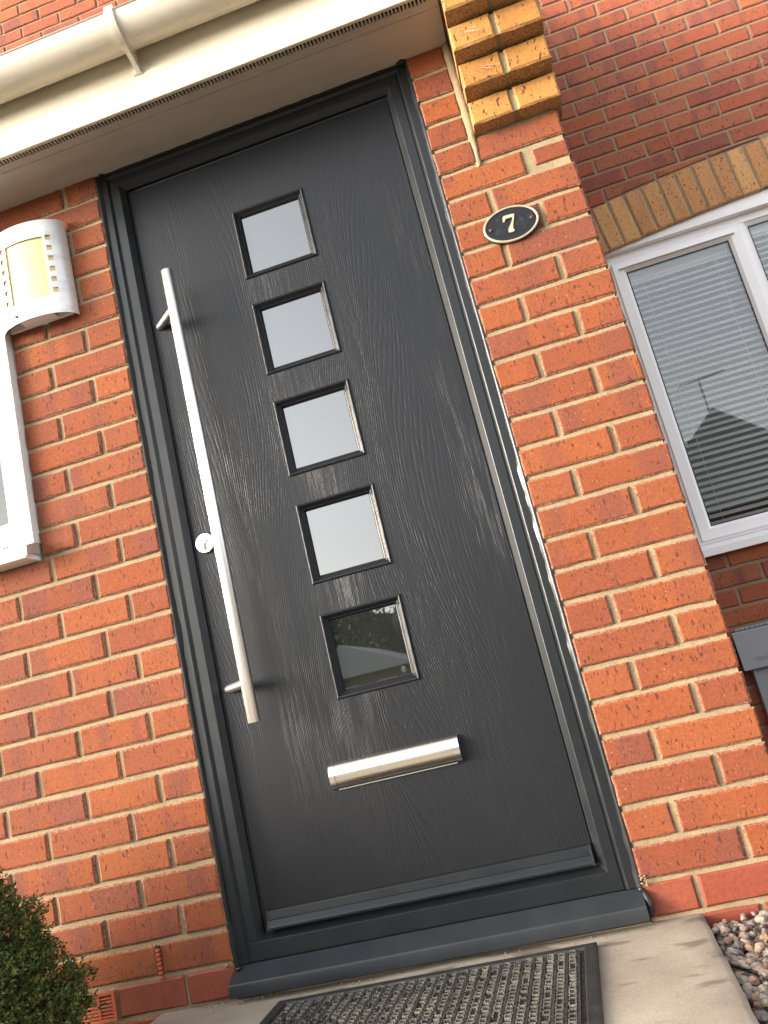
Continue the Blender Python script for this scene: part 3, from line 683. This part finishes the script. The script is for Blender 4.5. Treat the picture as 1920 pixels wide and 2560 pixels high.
# ================================================================== left window
LWN = thing('porch_window', 'bright white plastic window cut off at the left of the photo', 'window', (-.9, 0, 1.05))
wx1, wx0, wz0, wz1 = -.3305, -1.55, 1.092, 1.947
b = frame_mb(wx0, wx1, wz0, wz1, [(0, .07), (0, -.0225), (.0015, -.024), (.0620, -.024), (.0635, -.0225), (.0730, -.010), (.0740, -.002), (.0740, .03)]); b.build('frame', M['white'], LWN)
b = MB(); b.box(wx0 + .07, wx1 - .07, .0, .006, wz0 + .07, wz1 - .07); b.build('pane', M['glass'], LWN)
b = MB(); b.box(wx0 + .02, wx1 - .02, .032, .06, wz0 + .03, wz1 - .03); b.build('net_curtain', M['slat'], LWN)
b = MB(); b.prism_x([(.07, wz0 - .001), (-.012, wz0 - .001), (-.052, wz0 - .013), (-.056, wz0 - .017), (-.056, wz0 - .043), (-.05, wz0 - .045), (.0, wz0 - .045), (.07, wz0 - .045)], wx0 - .05, -.338); sl_o = b.build('sill', M['white'], LWN)
b = MB(); b.prism_x([(-.001, wz0 - .0005), (-.013, wz0 - .0005), (-.054, wz0 - .012), (-.0585, wz0 - .016), (-.0585, wz0 - .040), (-.03, wz0 - .030), (-.001, wz0 - .03)], -.3378, -.331); b.build('end_cap', M['soffit'], sl_o)
b = MB(); b.box(-.425, -.405, -.0245, -.0235, wz0 + .004, wz0 + .0075); b.build('drain_slot', M['gasket'], LWN)
# ================================================================== house window
HWN = thing('house_window', 'white casement window with venetian blind beside the brick pier', 'window', (2.6, HY, .8))
fy = HY + .055
wz0, wz1 = .800, 2.112
b = frame_mb(HX0, HX1, wz0, wz1, [(0, fy + .07), (0, fy), (.002, fy - .001), (.034, fy - .001), (.036, fy + .002), (.036, fy + .07)]); b.build('frame', M['white_win'], HWN)
MX = [(2.070, 2.108), (3.107, 3.145)]
for a0, a1 in MX: b = MB(); b.cbox(a0, a1, fy, fy + .07, wz0 + .0362, wz1 - .0362); b.build('mullion', M['white_win'], HWN)
slatm = None
def sash(x0, x1, z0, z1, opening):
    yb = fy - .014 if opening else fy + .006; w_ = .052 if opening else .014
    b = frame_mb(x0, x1, z0, z1, [(0, fy + .04), (0, yb + .002), (.002, yb), (w_ - .012, yb), (w_ - .010, yb + .002), (w_, yb + .012), (w_ + .001, yb + .02)])
    o = b.build('sash' if opening else 'glazing_bead', M['white_win'], HWN)
    q = w_ - .001; g_ = MB(); g_.box(x0 + q, x1 - q, yb + .015, yb + .019, z0 + q, z1 - q); g_.build('pane', M['glass'], o)
    b = frame_mb(x0 + q + .0005, x1 - q - .0005, z0 + q + .0005, z1 - q - .0005, [(0, yb + .0148), (.006, yb + .0148)]); b.build('glass_seal', M['gasket'], o)
    if opening: b = MB(); b.prism_x([(yb, z1 - .030), (yb - .012, z1 - .033), (yb - .013, z1 - .037), (yb, z1 - .036)], x0 + .025, x1 - .025); b.build('drip_bead', M['white_win'], o)
    return x0 + q, x1 - q, z0 + q, z1 - q
for (x0, x1, op) in ((1.5405, 2.0790, True), (2.1085, 3.1065, False), (3.137, 3.673, True)):
    z0, z1 = (.8125, 2.0715) if op else (.837, 2.0755)
    gx0, gx1, gz0, gz1 = sash(x0, x1, z0, z1, op)
    if x0 > 3: continue
    b = MB(); b.cbox(gx0 + .002, gx1 - .002, fy + .05, fy + .072, gz1 - .03, gz1 + .01); bl = b.build('blind', M['slat'], HWN)
    gx0 -= .02; gx1 += .02
    ns = int((gz1 - gz0) / .0282) + 2
    sm = MB(); prf = [(-.0080, -.0088), (-.0042, -.0040), (0, .0008), (.0042, .0048), (.0080, .0082)]
    for k, (yy, zz) in enumerate(prf): sm.v += [(gx0, yy, zz), (gx1, yy, zz)]
    sm.f = [(2 * k, 2 * k + 1, 2 * k + 3, 2 * k + 2) for k in range(4)]; slm = mk('slat', sm.v, sm.f, M['slat'], True)
    for k in range(ns): put('slat', slm, bl, ((0, fy + .058, gz0 - .01 + k * .0282 + random.uniform(-.0008, .0008))), rot=(random.uniform(-.05, .05), random.uniform(-.001, .001), 0))
    for cx in (gx0 + .085, gx1 - .085): b = MB(); b.tube([(cx, fy + .046, gz0 - .01), (cx, fy + .046, gz1)], .0007, 5); b.build('cord', M['slat'], bl)
b = MB(); b.box(HX0, HX1, HY + .30, HY + .31, .7, 2.3); b.box(HX0 - .01, HX0, fy + .06, HY + .31, .7, 2.3); b.box(HX1, HX1 + .01, fy + .06, HY + .31, .7, 2.3); b.box(HX0, HX1, fy + .06, HY + .3, 2.25, 2.26); b.box(HX0, HX1, fy + .06, HY + .3, .74, .75); b.build('dark_room', M['black'], HWN)
pf = [(HX0, 2.1125)] + [(HX0 + (HX1 - HX0) * i / 30, arch_lo(HX0 + (HX1 - HX0) * i / 30) - .0005) for i in range(31)] + [(HX1, 2.1125)]
b = MB(); b.prism_y(pf, HY + .022, fy + .05); b.build('arch_board', M['white_win'], HWN)
b = MB(); b.prism_x([(fy + .06, .7985), (fy - .002, .7985), (HY - .030, .7760), (HY - .034, .7720), (HY - .034, .7440), (HY - .028, .7425), (HY + .0, .7600), (fy + .06, .7600)], HX0 - .045, HX1 + .045); b.build('sill', M['white_win'], HWN, angle=30)
# ================================================================== grey meter box
MBX = thing('meter_box', 'grey plastic meter box with hinged lid on the house wall', 'meter box', (1.8, HY, -.1))
b = MB(); b.cbox(1.560, 2.03, HY - .030, HY + .01, -.11, .430, .006); bd = b.build('body', M['meter'], MBX)
b = frame_mb(1.553, 2.037, -.115, .30, [(0, HY + .0), (0, HY - .034), (.003, HY - .037), (.012, HY - .037), (.015, HY - .031)]); b.build('trim', M['meter'], MBX)
b = MB(); b.prism_x([(HY - .034, .4385), (HY - .040, .4400), (HY - .0455, .4340), (HY - .0560, .2960), (HY - .0530, .2935), (HY - .0500, .2945), (HY - .040, .425), (HY - .030, .428)], 1.5215, 2.065); lid = b.build('lid', M['meter'], MBX)
kn = MB(); kn.tube([(0, 0, 0), (.0165, 0, 0)], .0062, 12); knm = fixn(mk('hinge_knuckle', kn.v, kn.f, M['meter'], False))
for i in range(26): put('hinge_knuckle', knm, lid, (1.5365 + i * .0186, HY - .034, .4465))
b = MB()
for i in range(3): b.box(1.575 + .002 * i, 1.80, HY - .0548 + .0007 * i - .0015, HY - .0500, .333 - i * .006, .3345 - i * .006)
b.build('embossed_line', M['meter'], lid)
# ================================================================== wall light
WL = thing('wall_light', 'curved steel outdoor light with cream diffuser on the left wall', 'wall light', (-.223, 0, 1.69))
LXc, LA, LD, lz0, lz1 = -.223, .113, .060, 1.6880, 1.9780
us = sorted(set([41, 50, 55, 115, 120, 129] + [i for i in range(0, 181, 3) if i not in (42, 48, 51, 54, 114, 117, 120, 129)]))
slots = [1.9205 - .0326 * i for i in range(6)]; vz = sorted([lz0, 1.7420, 1.9250, lz1] + [s - .0078 for s in slots] + [s + .0078 for s in slots])
def cov(t, z, k=0): t = math.radians(t); return (LXc + (LA - k) * math.cos(t), -.004 - (LD - k) * math.sin(t), z)
b = MB()
for ui in range(len(us) - 1):
    for zi in range(len(vz) - 1):
        um = (us[ui] + us[ui + 1]) / 2; zm = (vz[zi] + vz[zi + 1]) / 2
        if 55 < um < 115 and 1.742 < zm < 1.925: continue
        if (41 < um < 50 or 120 < um < 129) and any(abs(zm - s) < .0078 for s in slots): continue
        q = [cov(us[ui], vz[zi]), cov(us[ui + 1], vz[zi]), cov(us[ui + 1], vz[zi + 1]), cov(us[ui], vz[zi + 1])]; b.add(q, [(0, 1, 2, 3)])
me = mk('cover', b.v, b.f, M['lightcover']); import bmesh
bm = bmesh.new(); bm.from_mesh(me); bmesh.ops.remove_doubles(bm, verts=bm.verts, dist=1e-5); bm.to_mesh(me); bm.free()
o = put('cover', me, WL); sm = o.modifiers.new('solid', 'SOLIDIFY'); sm.thickness = .0016; sm.offset = 0
b = MB(); T = [8 + 164 * i / 24 for i in range(25)]
for i in range(24): b.add([cov(T[i], lz0 + .012, .0042), cov(T[i + 1], lz0 + .012, .0042), cov(T[i + 1], lz1 - .012, .0042), cov(T[i], lz1 - .012, .0042)], [(0, 1, 2, 3)])
me = mk('diffuser', b.v, b.f, M['diffuser']); 
bm = bmesh.new(); bm.from_mesh(me); bmesh.ops.remove_doubles(bm, verts=bm.verts, dist=1e-5); bm.to_mesh(me); bm.free()
for p in me.polygons: p.use_smooth = True
put('diffuser', me, WL)
b = MB(); b.box(-.32, -.126, -.010, .004, lz0 + .010, lz1 - .010); b.box(-.27, -.17, -.045, -.010, lz0 + .012, lz0 + .016); b.build('back_plate', M['white'], WL)
b = MB(); b.tube([(-.262, -.0615, 1.7075), (-.262, -.0655, 1.7075)], .0042, 12); b.build('screw', M['rust'], WL)
# ================================================================== number plate
PX, PZ = 1.0655, 1.5310
NP = thing('house_number_plate', 'oval black plate with raised pewter number 7 on the pier', 'number plate', (PX, 0, PZ))
def ell(a_, b_, y, n=64): return [(PX + a_ * math.cos(2 * math.pi * k / n), y, PZ + b_ * math.sin(2 * math.pi * k / n)) for k in range(n)]
def lathe(rings, mat, name, cap=True):
    n = len(rings[0]); vs = [p for r_ in rings for p in r_]
    fs = [(i * n + k, i * n + (k + 1) % n, (i + 1) * n + (k + 1) % n, (i + 1) * n + k) for i in range(len(rings) - 1) for k in range(n)]
    if cap: fs.append(tuple((len(rings) - 1) * n + k for k in range(n)))
    return put(name, fixn(mk(name, vs, fs, mat, True)), NP)
A_, B_ = .0690, .0470
o = lathe([ell(A_, B_, .003), ell(A_, B_, -.0085)], M['enamel'], 'edge', False)
lathe([ell(A_ + .0004, B_ + .0004, -.0065), ell(A_ + .0003, B_ + .0003, -.0100), ell(A_ - .0012, B_ - .0012, -.0112), ell(A_ - .0042, B_ - .0042, -.0112), ell(A_ - .0052, B_ - .0052, -.0103), ell(A_ - .0054, B_ - .0054, -.0075)], M['pewter'], 'rim', False)
o = lathe([ell(A_ - .004, B_ - .004, -.0080), ell(.03, .02, -.0084)], M['enamel'], 'face')
seven = [(-0.0155, 0.0191), (-0.0134, 0.0214), (-0.003, 0.0212), (0.0101, 0.02), (0.0134, 0.0184), (0.0107, 0.0085), (0.0067, -0.001), (0.0033, -0.0106), (0.0019, -0.0183), (0.004, -0.0229), (0.0028, -0.0252), (-0.0027, -0.0275), (-0.0079, -0.0262), (-0.0117, -0.0237), (-0.0104, -0.0165), (-0.0068, -0.011), (-0.0015, -0.0048), (0.0028, 0.0019), (0.0065, 0.0087), (0.0063, 0.0112), (-0.003, 0.0123), (-0.0086, 0.0119), (-0.0118, 0.0098), (-0.0146, 0.0056), (-0.0171, 0.0052), (-0.0181, 0.0084), (-0.017, 0.0148)]
b = MB(); b.prism_y([(PX + .0005 + x, PZ + z + .003) for x, z in seven], -.0122, -.0080); b.build('numeral', M['pewter'], NP)
for sx in (-.0515, .0515):
    b = MB(); b.tube([(PX + sx, -.0080, PZ), (PX + sx, -.0092, PZ)], [.0085, .0078], 24); b.build('screw_boss', M['enamel'], NP)
    b = MB(); b.tube([(PX + sx, -.0085, PZ), (PX + sx, -.0105, PZ), (PX + sx, -.0115, PZ)], [.0042, .0040, .0024], 16); b.build('screw', M['rust'], NP, smooth=True)
# ================================================================== doormat
MT = thing('doormat', 'black rubber doormat with worn raised tread on the concrete step', 'doormat', (.47, -.3, ZG))
mx0, mx1, my0, my1 = .1265, .8125, -.62, -.0825; zt = ZG + .0095
b = MB()
def ring2(d, z): return [(mx0 + d, my0 + d, z), (mx1 - d, my0 + d, z), (mx1 - d, my1 - d, z), (mx0 + d, my1 - d, z)]
rg = [ring2(0, ZG - .001), ring2(0, zt - .003), ring2(.002, zt - .0012), ring2(.006, zt - .0006), ring2(.0225, zt), ring2(.0245, zt - .0008), ring2(.026, zt - .005)]
b.v = [p for r_ in rg for p in r_]; b.f = [(4 * i + k, 4 * i + (k + 1) % 4, 4 * i + 4 + (k + 1) % 4, 4 * i + 4 + k) for i in range(len(rg) - 1) for k in range(4)]
b.build('border', M['rubber'], MT)
b = MB(); b.add(ring2(.025, zt - .0045), [(0, 1, 2, 3)]); b.build('mat_base', M['matbase'], MT)
b = MB(); rb = MB(); rnd = random.Random(11); pxx = .0221; cols = int((mx1 - mx0 - .056) / pxx)
for i in range(cols):
    xc = mx0 + .029 + pxx * (i + .5) + .001; y = my1 - .029 - (0 if i % 2 else .0085)
    xa, xb = xc - .0068, xc + .0068
    while y > my0 + .045:
        h = zt + rnd.uniform(-.0012, .0008); lw = .0020; y1_ = y - .0120
        if rnd.random() > .10: b.box(xa + rnd.uniform(0, .002), xb - rnd.uniform(0, .002), y - lw, y, zt - .0046, h)
        if rnd.random() > .15: b.box(xa, xa + lw, y1_ + rnd.uniform(0, .004), y - lw, zt - .0046, h - .0003)
        if rnd.random() > .15: b.box(xb - lw, xb, y1_ + rnd.uniform(0, .004), y - lw, zt - .0046, h - .0003)
        y -= .0172
    rb.box(xc + .0085, xc + .0136, my0 + .036, my1 - .034, zt - .0046, zt - .0014)
tag(b.build('tread', M['tread'], MT, fix=False), kind='stuff'); tag(rb.build('rib', M['matbase'], MT, fix=False), kind='stuff')
# ================================================================== gravel
rnd = random.Random(21)
def ico():
    t = (1 + 5 ** .5) / 2
    v = [Vector(p).normalized() for p in [(-1, t, 0), (1, t, 0), (-1, -t, 0), (1, -t, 0), (0, -1, t), (0, 1, t), (0, -1, -t), (0, 1, -t), (t, 0, -1), (t, 0, 1), (-t, 0, -1), (-t, 0, 1)]]
    f = [(0, 11, 5), (0, 5, 1), (0, 1, 7), (0, 7, 10), (0, 10, 11), (1, 5, 9), (5, 11, 4), (11, 10, 2), (10, 7, 6), (7, 1, 8), (3, 9, 4), (3, 4, 2), (3, 2, 6), (3, 6, 8), (3, 8, 9), (4, 9, 5), (2, 4, 11), (6, 2, 10), (8, 6, 7), (9, 8, 1)]
    return v, f
def ico2():
    v, f = ico(); v = list(v); c = {}
    def mid(a_, b_):
        k = (min(a_, b_), max(a_, b_))
        if k not in c: v.append(((v[a_] + v[b_]) / 2).normalized()); c[k] = len(v) - 1
        return c[k]
    g = []
    for a_, b_, d in f:
        x, y, z = mid(a_, b_), mid(b_, d), mid(d, a_); g += [(a_, x, z), (b_, y, x), (d, z, y), (x, y, z)]
    return v, g
I1 = ico(); I2 = ico2()
from mathutils import Euler, noise as mnoise
b = MB()
def stone(x, y, z, r, ic):
    e = Euler((rnd.uniform(0, 6.3), rnd.uniform(0, 6.3), rnd.uniform(0, 6.3))).to_matrix(); s = Vector((rnd.uniform(.85, 1.35), rnd.uniform(.7, 1.1), rnd.uniform(.5, .85))); sd_ = rnd.uniform(0, 50)
    tilt = Euler((rnd.uniform(-.5, .5), rnd.uniform(-.5, .5), rnd.uniform(0, 6.3))).to_matrix()
    vs = []
    for p in ic[0]:
        q = e @ p; k = 1 + .38 * mnoise.noise(q * 1.3 + Vector((sd_, 0, 0))) 
        q = Vector((q.x * s.x, q.y * s.y, q.z * s.z)) * (k * r); vs.append(Vector((x, y, z)) + tilt @ q)
    b.add(vs, ic[1])
for lay_ in range(3):
    y = -.008
    while y > -1.35:
        x = 1.040 + rnd.uniform(0, .015)
        while x < 1.62:
            r = rnd.choice((.0058, .0068, .008, .0092, .0112)) * rnd.uniform(.85, 1.15)
            zz = -.122 + lay_ * .0105 + rnd.uniform(-.004, .005) + (.004 if y > -.1 else 0)
            if lay_ < 2 or rnd.random() < .75: stone(x + rnd.uniform(-.005, .005), min(y + rnd.uniform(-.006, .006), -.009), zz, r, I2 if lay_ == 2 else I1)
            x += rnd.uniform(.015, .021)
        y -= .0165
for i in range(1500):
    x, y = rnd.uniform(1.27, 3.2), rnd.uniform(-.02, 1.5); stone(x, y, -.11 + rnd.uniform(-.006, .006), rnd.uniform(.009, .016), I1)
me = mk('gravel', b.v, b.f, M['stone'])
o = put('gravel', me); tag(o, 'mixed pink, grey and cream gravel beside the concrete step', 'gravel', kind='stuff')
# crumbs of mortar along the foot of the wall
b = MB()
for i in range(26): stone(rnd.uniform(-.30, .10), rnd.uniform(-.018, -.004), ZG + .001, rnd.uniform(.0015, .0042), I1)
for i in range(30): stone(rnd.uniform(0, .93), rnd.uniform(-.045, -.02), ZG + .001, rnd.uniform(.0012, .003), I1)
stone(-.045, -.055, ZG + .002, .006, I2)
for i in range(14): stone(rnd.uniform(.930, .942), rnd.uniform(-.004, .0), rnd.uniform(-.006, .014), rnd.uniform(.0014, .0036), I1)
for i in range(9): stone(rnd.uniform(-.022, -.004), rnd.uniform(-.004, .0), rnd.uniform(-.004, .004), rnd.uniform(.0014, .0036), I1)
o = put('mortar_crumbs', mk('mortar_crumbs', b.v, b.f, M['mortar'])); tag(o, 'small pale mortar crumbs along the foot of the wall', 'crumbs', kind='stuff')
# ================================================================== conifer shrub
SH = thing('conifer_shrub', 'small dense green conifer in the bottom left corner', 'shrub', (-.46, -.37, -.11))
rnd = random.Random(5); SC = Vector((-.475, -.37, 0))
def srad(z):
    P_ = [(-.11, .20), (-.04, .255), (.02, .270), (.09, .265), (.16, .235), (.22, .20), (.30, .15), (.38, .10), (.46, .045), (.50, .0)]
    for (a0, r0), (a1, r1) in zip(P_, P_[1:]):
        if a0 <= z <= a1: return r0 + (r1 - r0) * (z - a0) / (a1 - a0)
    return 0
b = MB(); vs = b.v; fs = b.f
def needle(p, d, l, wd):
    d = d.normalized(); s = d.cross(Vector((rnd.uniform(-1, 1), rnd.uniform(-1, 1), rnd.uniform(-1, 1)))).normalized() * wd; n0 = len(vs)
    q = p + d * l * .5
    vs.extend([tuple(p - s * .4), tuple(p + s * .4), tuple(q + s), tuple(p + d * l), tuple(q - s)]); fs.append((n0, n0 + 1, n0 + 2, n0 + 3, n0 + 4))
def spray(p, d, L_):
    # a feathery shoot: short stem with needles each side
    d = d.normalized(); n = int(L_ / .0026)
    for i in range(n):
        t = i / n; q = p + d * (L_ * t); r = Vector((rnd.gauss(0, 1), rnd.gauss(0, 1), rnd.gauss(0, 1))); r = (r - d * r.dot(d)).normalized()
        needle(q, d * rnd.uniform(.55, 1.0) + r * .85, rnd.uniform(.0085, .0135) * (1.1 - .45 * t), .0019)
cnt = 0
while cnt < 1350:
    z = rnd.uniform(-.10, .49); th = rnd.uniform(0, 2 * math.pi); R0 = srad(z)
    if rnd.random() > R0 / .33 + .08: continue
    lump = 1 + .16 * mnoise.noise(Vector((math.cos(th) * 2.3, math.sin(th) * 2.3, z * 11))) + .08 * mnoise.noise(Vector((math.cos(th) * 6, math.sin(th) * 6, z * 28)))
    rr = R0 * lump * (rnd.uniform(.82, 1.0) if rnd.random() < .70 else rnd.uniform(.62, .85)); p = SC + Vector((rr * math.cos(th), rr * math.sin(th), z))
    if p.y > -.03: continue
    if p.x < -.62 and p.z < .2 and rnd.random() < .5: pass
    d = Vector((math.cos(th), math.sin(th), .55 + rnd.uniform(-.2, .5)))
    for k in range(7):
        dd = (d.normalized() + Vector((rnd.gauss(0, .5), rnd.gauss(0, .5), rnd.gauss(0, .45)))).normalized(); spray(p + Vector((rnd.gauss(0, .010), rnd.gauss(0, .010), rnd.gauss(0, .010))), dd, rnd.uniform(.016, .036))
    cnt += 1
me = mk('foliage', vs, fs, M['needle']); o = put('foliage', me, SH)
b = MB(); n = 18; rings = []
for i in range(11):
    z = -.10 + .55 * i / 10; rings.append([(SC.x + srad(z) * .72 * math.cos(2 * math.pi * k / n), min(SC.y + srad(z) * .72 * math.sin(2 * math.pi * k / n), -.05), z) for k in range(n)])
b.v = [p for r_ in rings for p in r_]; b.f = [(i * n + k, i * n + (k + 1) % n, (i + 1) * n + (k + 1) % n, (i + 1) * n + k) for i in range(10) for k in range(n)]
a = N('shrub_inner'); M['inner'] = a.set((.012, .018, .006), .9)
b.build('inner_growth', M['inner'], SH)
b = MB(); b.tube([(SC.x, SC.y, -.13), (SC.x + .005, SC.y, .1), (SC.x, SC.y, .4)], [.014, .010, .003], 8); b.build('stem', M['bark'], SH)
# ================================================================== across the road: what the glass reflects
def far_tree(x, y, h, r, seed, label):
    rn = random.Random(seed); T_ = thing('far_tree', label, 'tree', (x, y, -.16), 'trees across the road')
    b = MB(); b.tube([(x, y, -.16), (x + .1, y, h * .35), (x, y + .1, h * .8)], [.16, .12, .04], 8); b.build('trunk', M['bark'], T_)
    b = MB()
    for i in range(22):
        c_ = Vector((x + rn.gauss(0, .45) * r, y - .6 + rn.gauss(0, .3) * r, h * rn.uniform(.05, .80))); rr = r * rn.uniform(.36, .50)
        b.add([c_ + p * rr * (1 + .25 * mnoise.noise(p * 2 + Vector((i, seed, 0)))) for p in I2[0]], I2[1])
    b.build('inner_crown', M['inner'], T_)
    b = MB(); cl = [(rn.gauss(0, .42) * r, rn.gauss(0, .42) * r, rn.uniform(.12, .93) * h, rn.uniform(.25, .5) * r) for _ in range(26)]
    for i in range(4200):
        c_ = rn.choice(cl); d = Vector((rn.gauss(0, 1), rn.gauss(0, 1), rn.gauss(0, 1))).normalized() * c_[3] * rn.uniform(.55, 1.05)
        p = Vector((x + c_[0], y + c_[1], c_[2])) + d; u = Vector((rn.gauss(0, 1), rn.gauss(0, 1), rn.gauss(0, 1))).normalized(); v = u.cross(Vector((rn.gauss(0, 1), rn.gauss(0, 1), rn.gauss(0, 1)))).normalized()
        s = rn.uniform(.07, .16); b.add([p, p + u * s + v * s * .5, p + u * s * 2, p + u * s - v * s * .5], [(0, 1, 2, 3)])
    me = mk('crown', b.v, b.f, M['leaf']); put('crown', me, T_)
tl = ['tallest tree behind the garage roof in the lowest pane reflection', 'tree left of the garage in the lowest pane reflection', 'tree right of the garage in the lowest pane reflection', 'tree at the right edge of the fourth pane reflection', 'far left tree across the road']
for i, (x, y, h, r) in enumerate(((-8.2, -38, 5.2, 3.2), (-12.5, -37, 5.6, 3.2), (-5.0, -37, 7.6, 2.6), (-1.6, -38, 7.0, 3.0), (-16.5, -39, 5.5, 3.2))): far_tree(x, y, h, r, 40 + i, tl[i])
def far_house(name, label, x0, x1, y, zr, ze, ridge, mat, depth=8, chim=None):
    T_ = thing(name, label, 'house', ((x0 + x1) / 2, y - depth / 2, -.16))
    b = MB(); b.box(x0 + .3, x1 - .3, y - depth, y, -.16, ze); b.build('wall', mat, T_)
    b = MB(); xr = ridge; o_ = .15
    b.prism_y([(x0, ze - .05), (x1, ze - .05), (x1, ze + .08), (xr, zr), (x0, ze + .08)], y - depth - .3, y + .3); rf = b.build('roof', M['slate'], T_)
    if chim:
        b = MB(); b.box(chim[0] - .35, chim[0] + .35, y - depth * .5 - .3, y - depth * .5 + .3, zr - .8, chim[1]); b.build('chimney', mat, rf)
        b = MB(); b.tube([(chim[0], y + .1, zr - .6), (chim[0], y + .1, zr + 1.35)], .03, 6); b.tube([(chim[0] - .9, y + .1, zr + 1.25), (chim[0] + 1.1, y + .1, zr + 1.45)], .02, 5)
        for k in range(9): b.tube([(chim[0] - .8 + .2 * k, y - .25, zr + 1.26 + .02 * k), (chim[0] - .8 + .2 * k, y + .45, zr + 1.26 + .02 * k)], .013, 4)
        b.build('aerial', M['gasket'], rf)
    for (a0, a1, c0, c1) in ((.18, .38, .55, .80), (.62, .82, .55, .80), (.18, .38, .12, .36), (.62, .82, .12, .36)):
        W_ = x1 - x0; b = MB(); b.box(x0 + W_ * a0, x0 + W_ * a1, y, y + .06, ze * c0, ze * c1); f_ = b.build('window', M['white'], T_)
        b = MB(); b.box(x0 + W_ * a0 + .08, x0 + W_ * (a0 + a1) / 2 - .04, y + .05, y + .07, ze * c0 + .08, ze * c1 - .08); b.box(x0 + W_ * (a0 + a1) / 2 + .04, x0 + W_ * a1 - .08, y + .05, y + .07, ze * c0 + .08, ze * c1 - .08); b.build('pane', M['gasket'], f_)
far_house('garage', 'low garage with grey pitched roof in the lowest pane reflection', -7.9, -4.6, -28, 3.13, 1.95, -7.0, M['render'], 6)
far_house('opposite_house', 'gabled house with aerial reflected in the right window', 4.6, 13.7, -30, 9.1, 5.0, 9.1, M['render'], 9, chim=(9.0, 9.0))
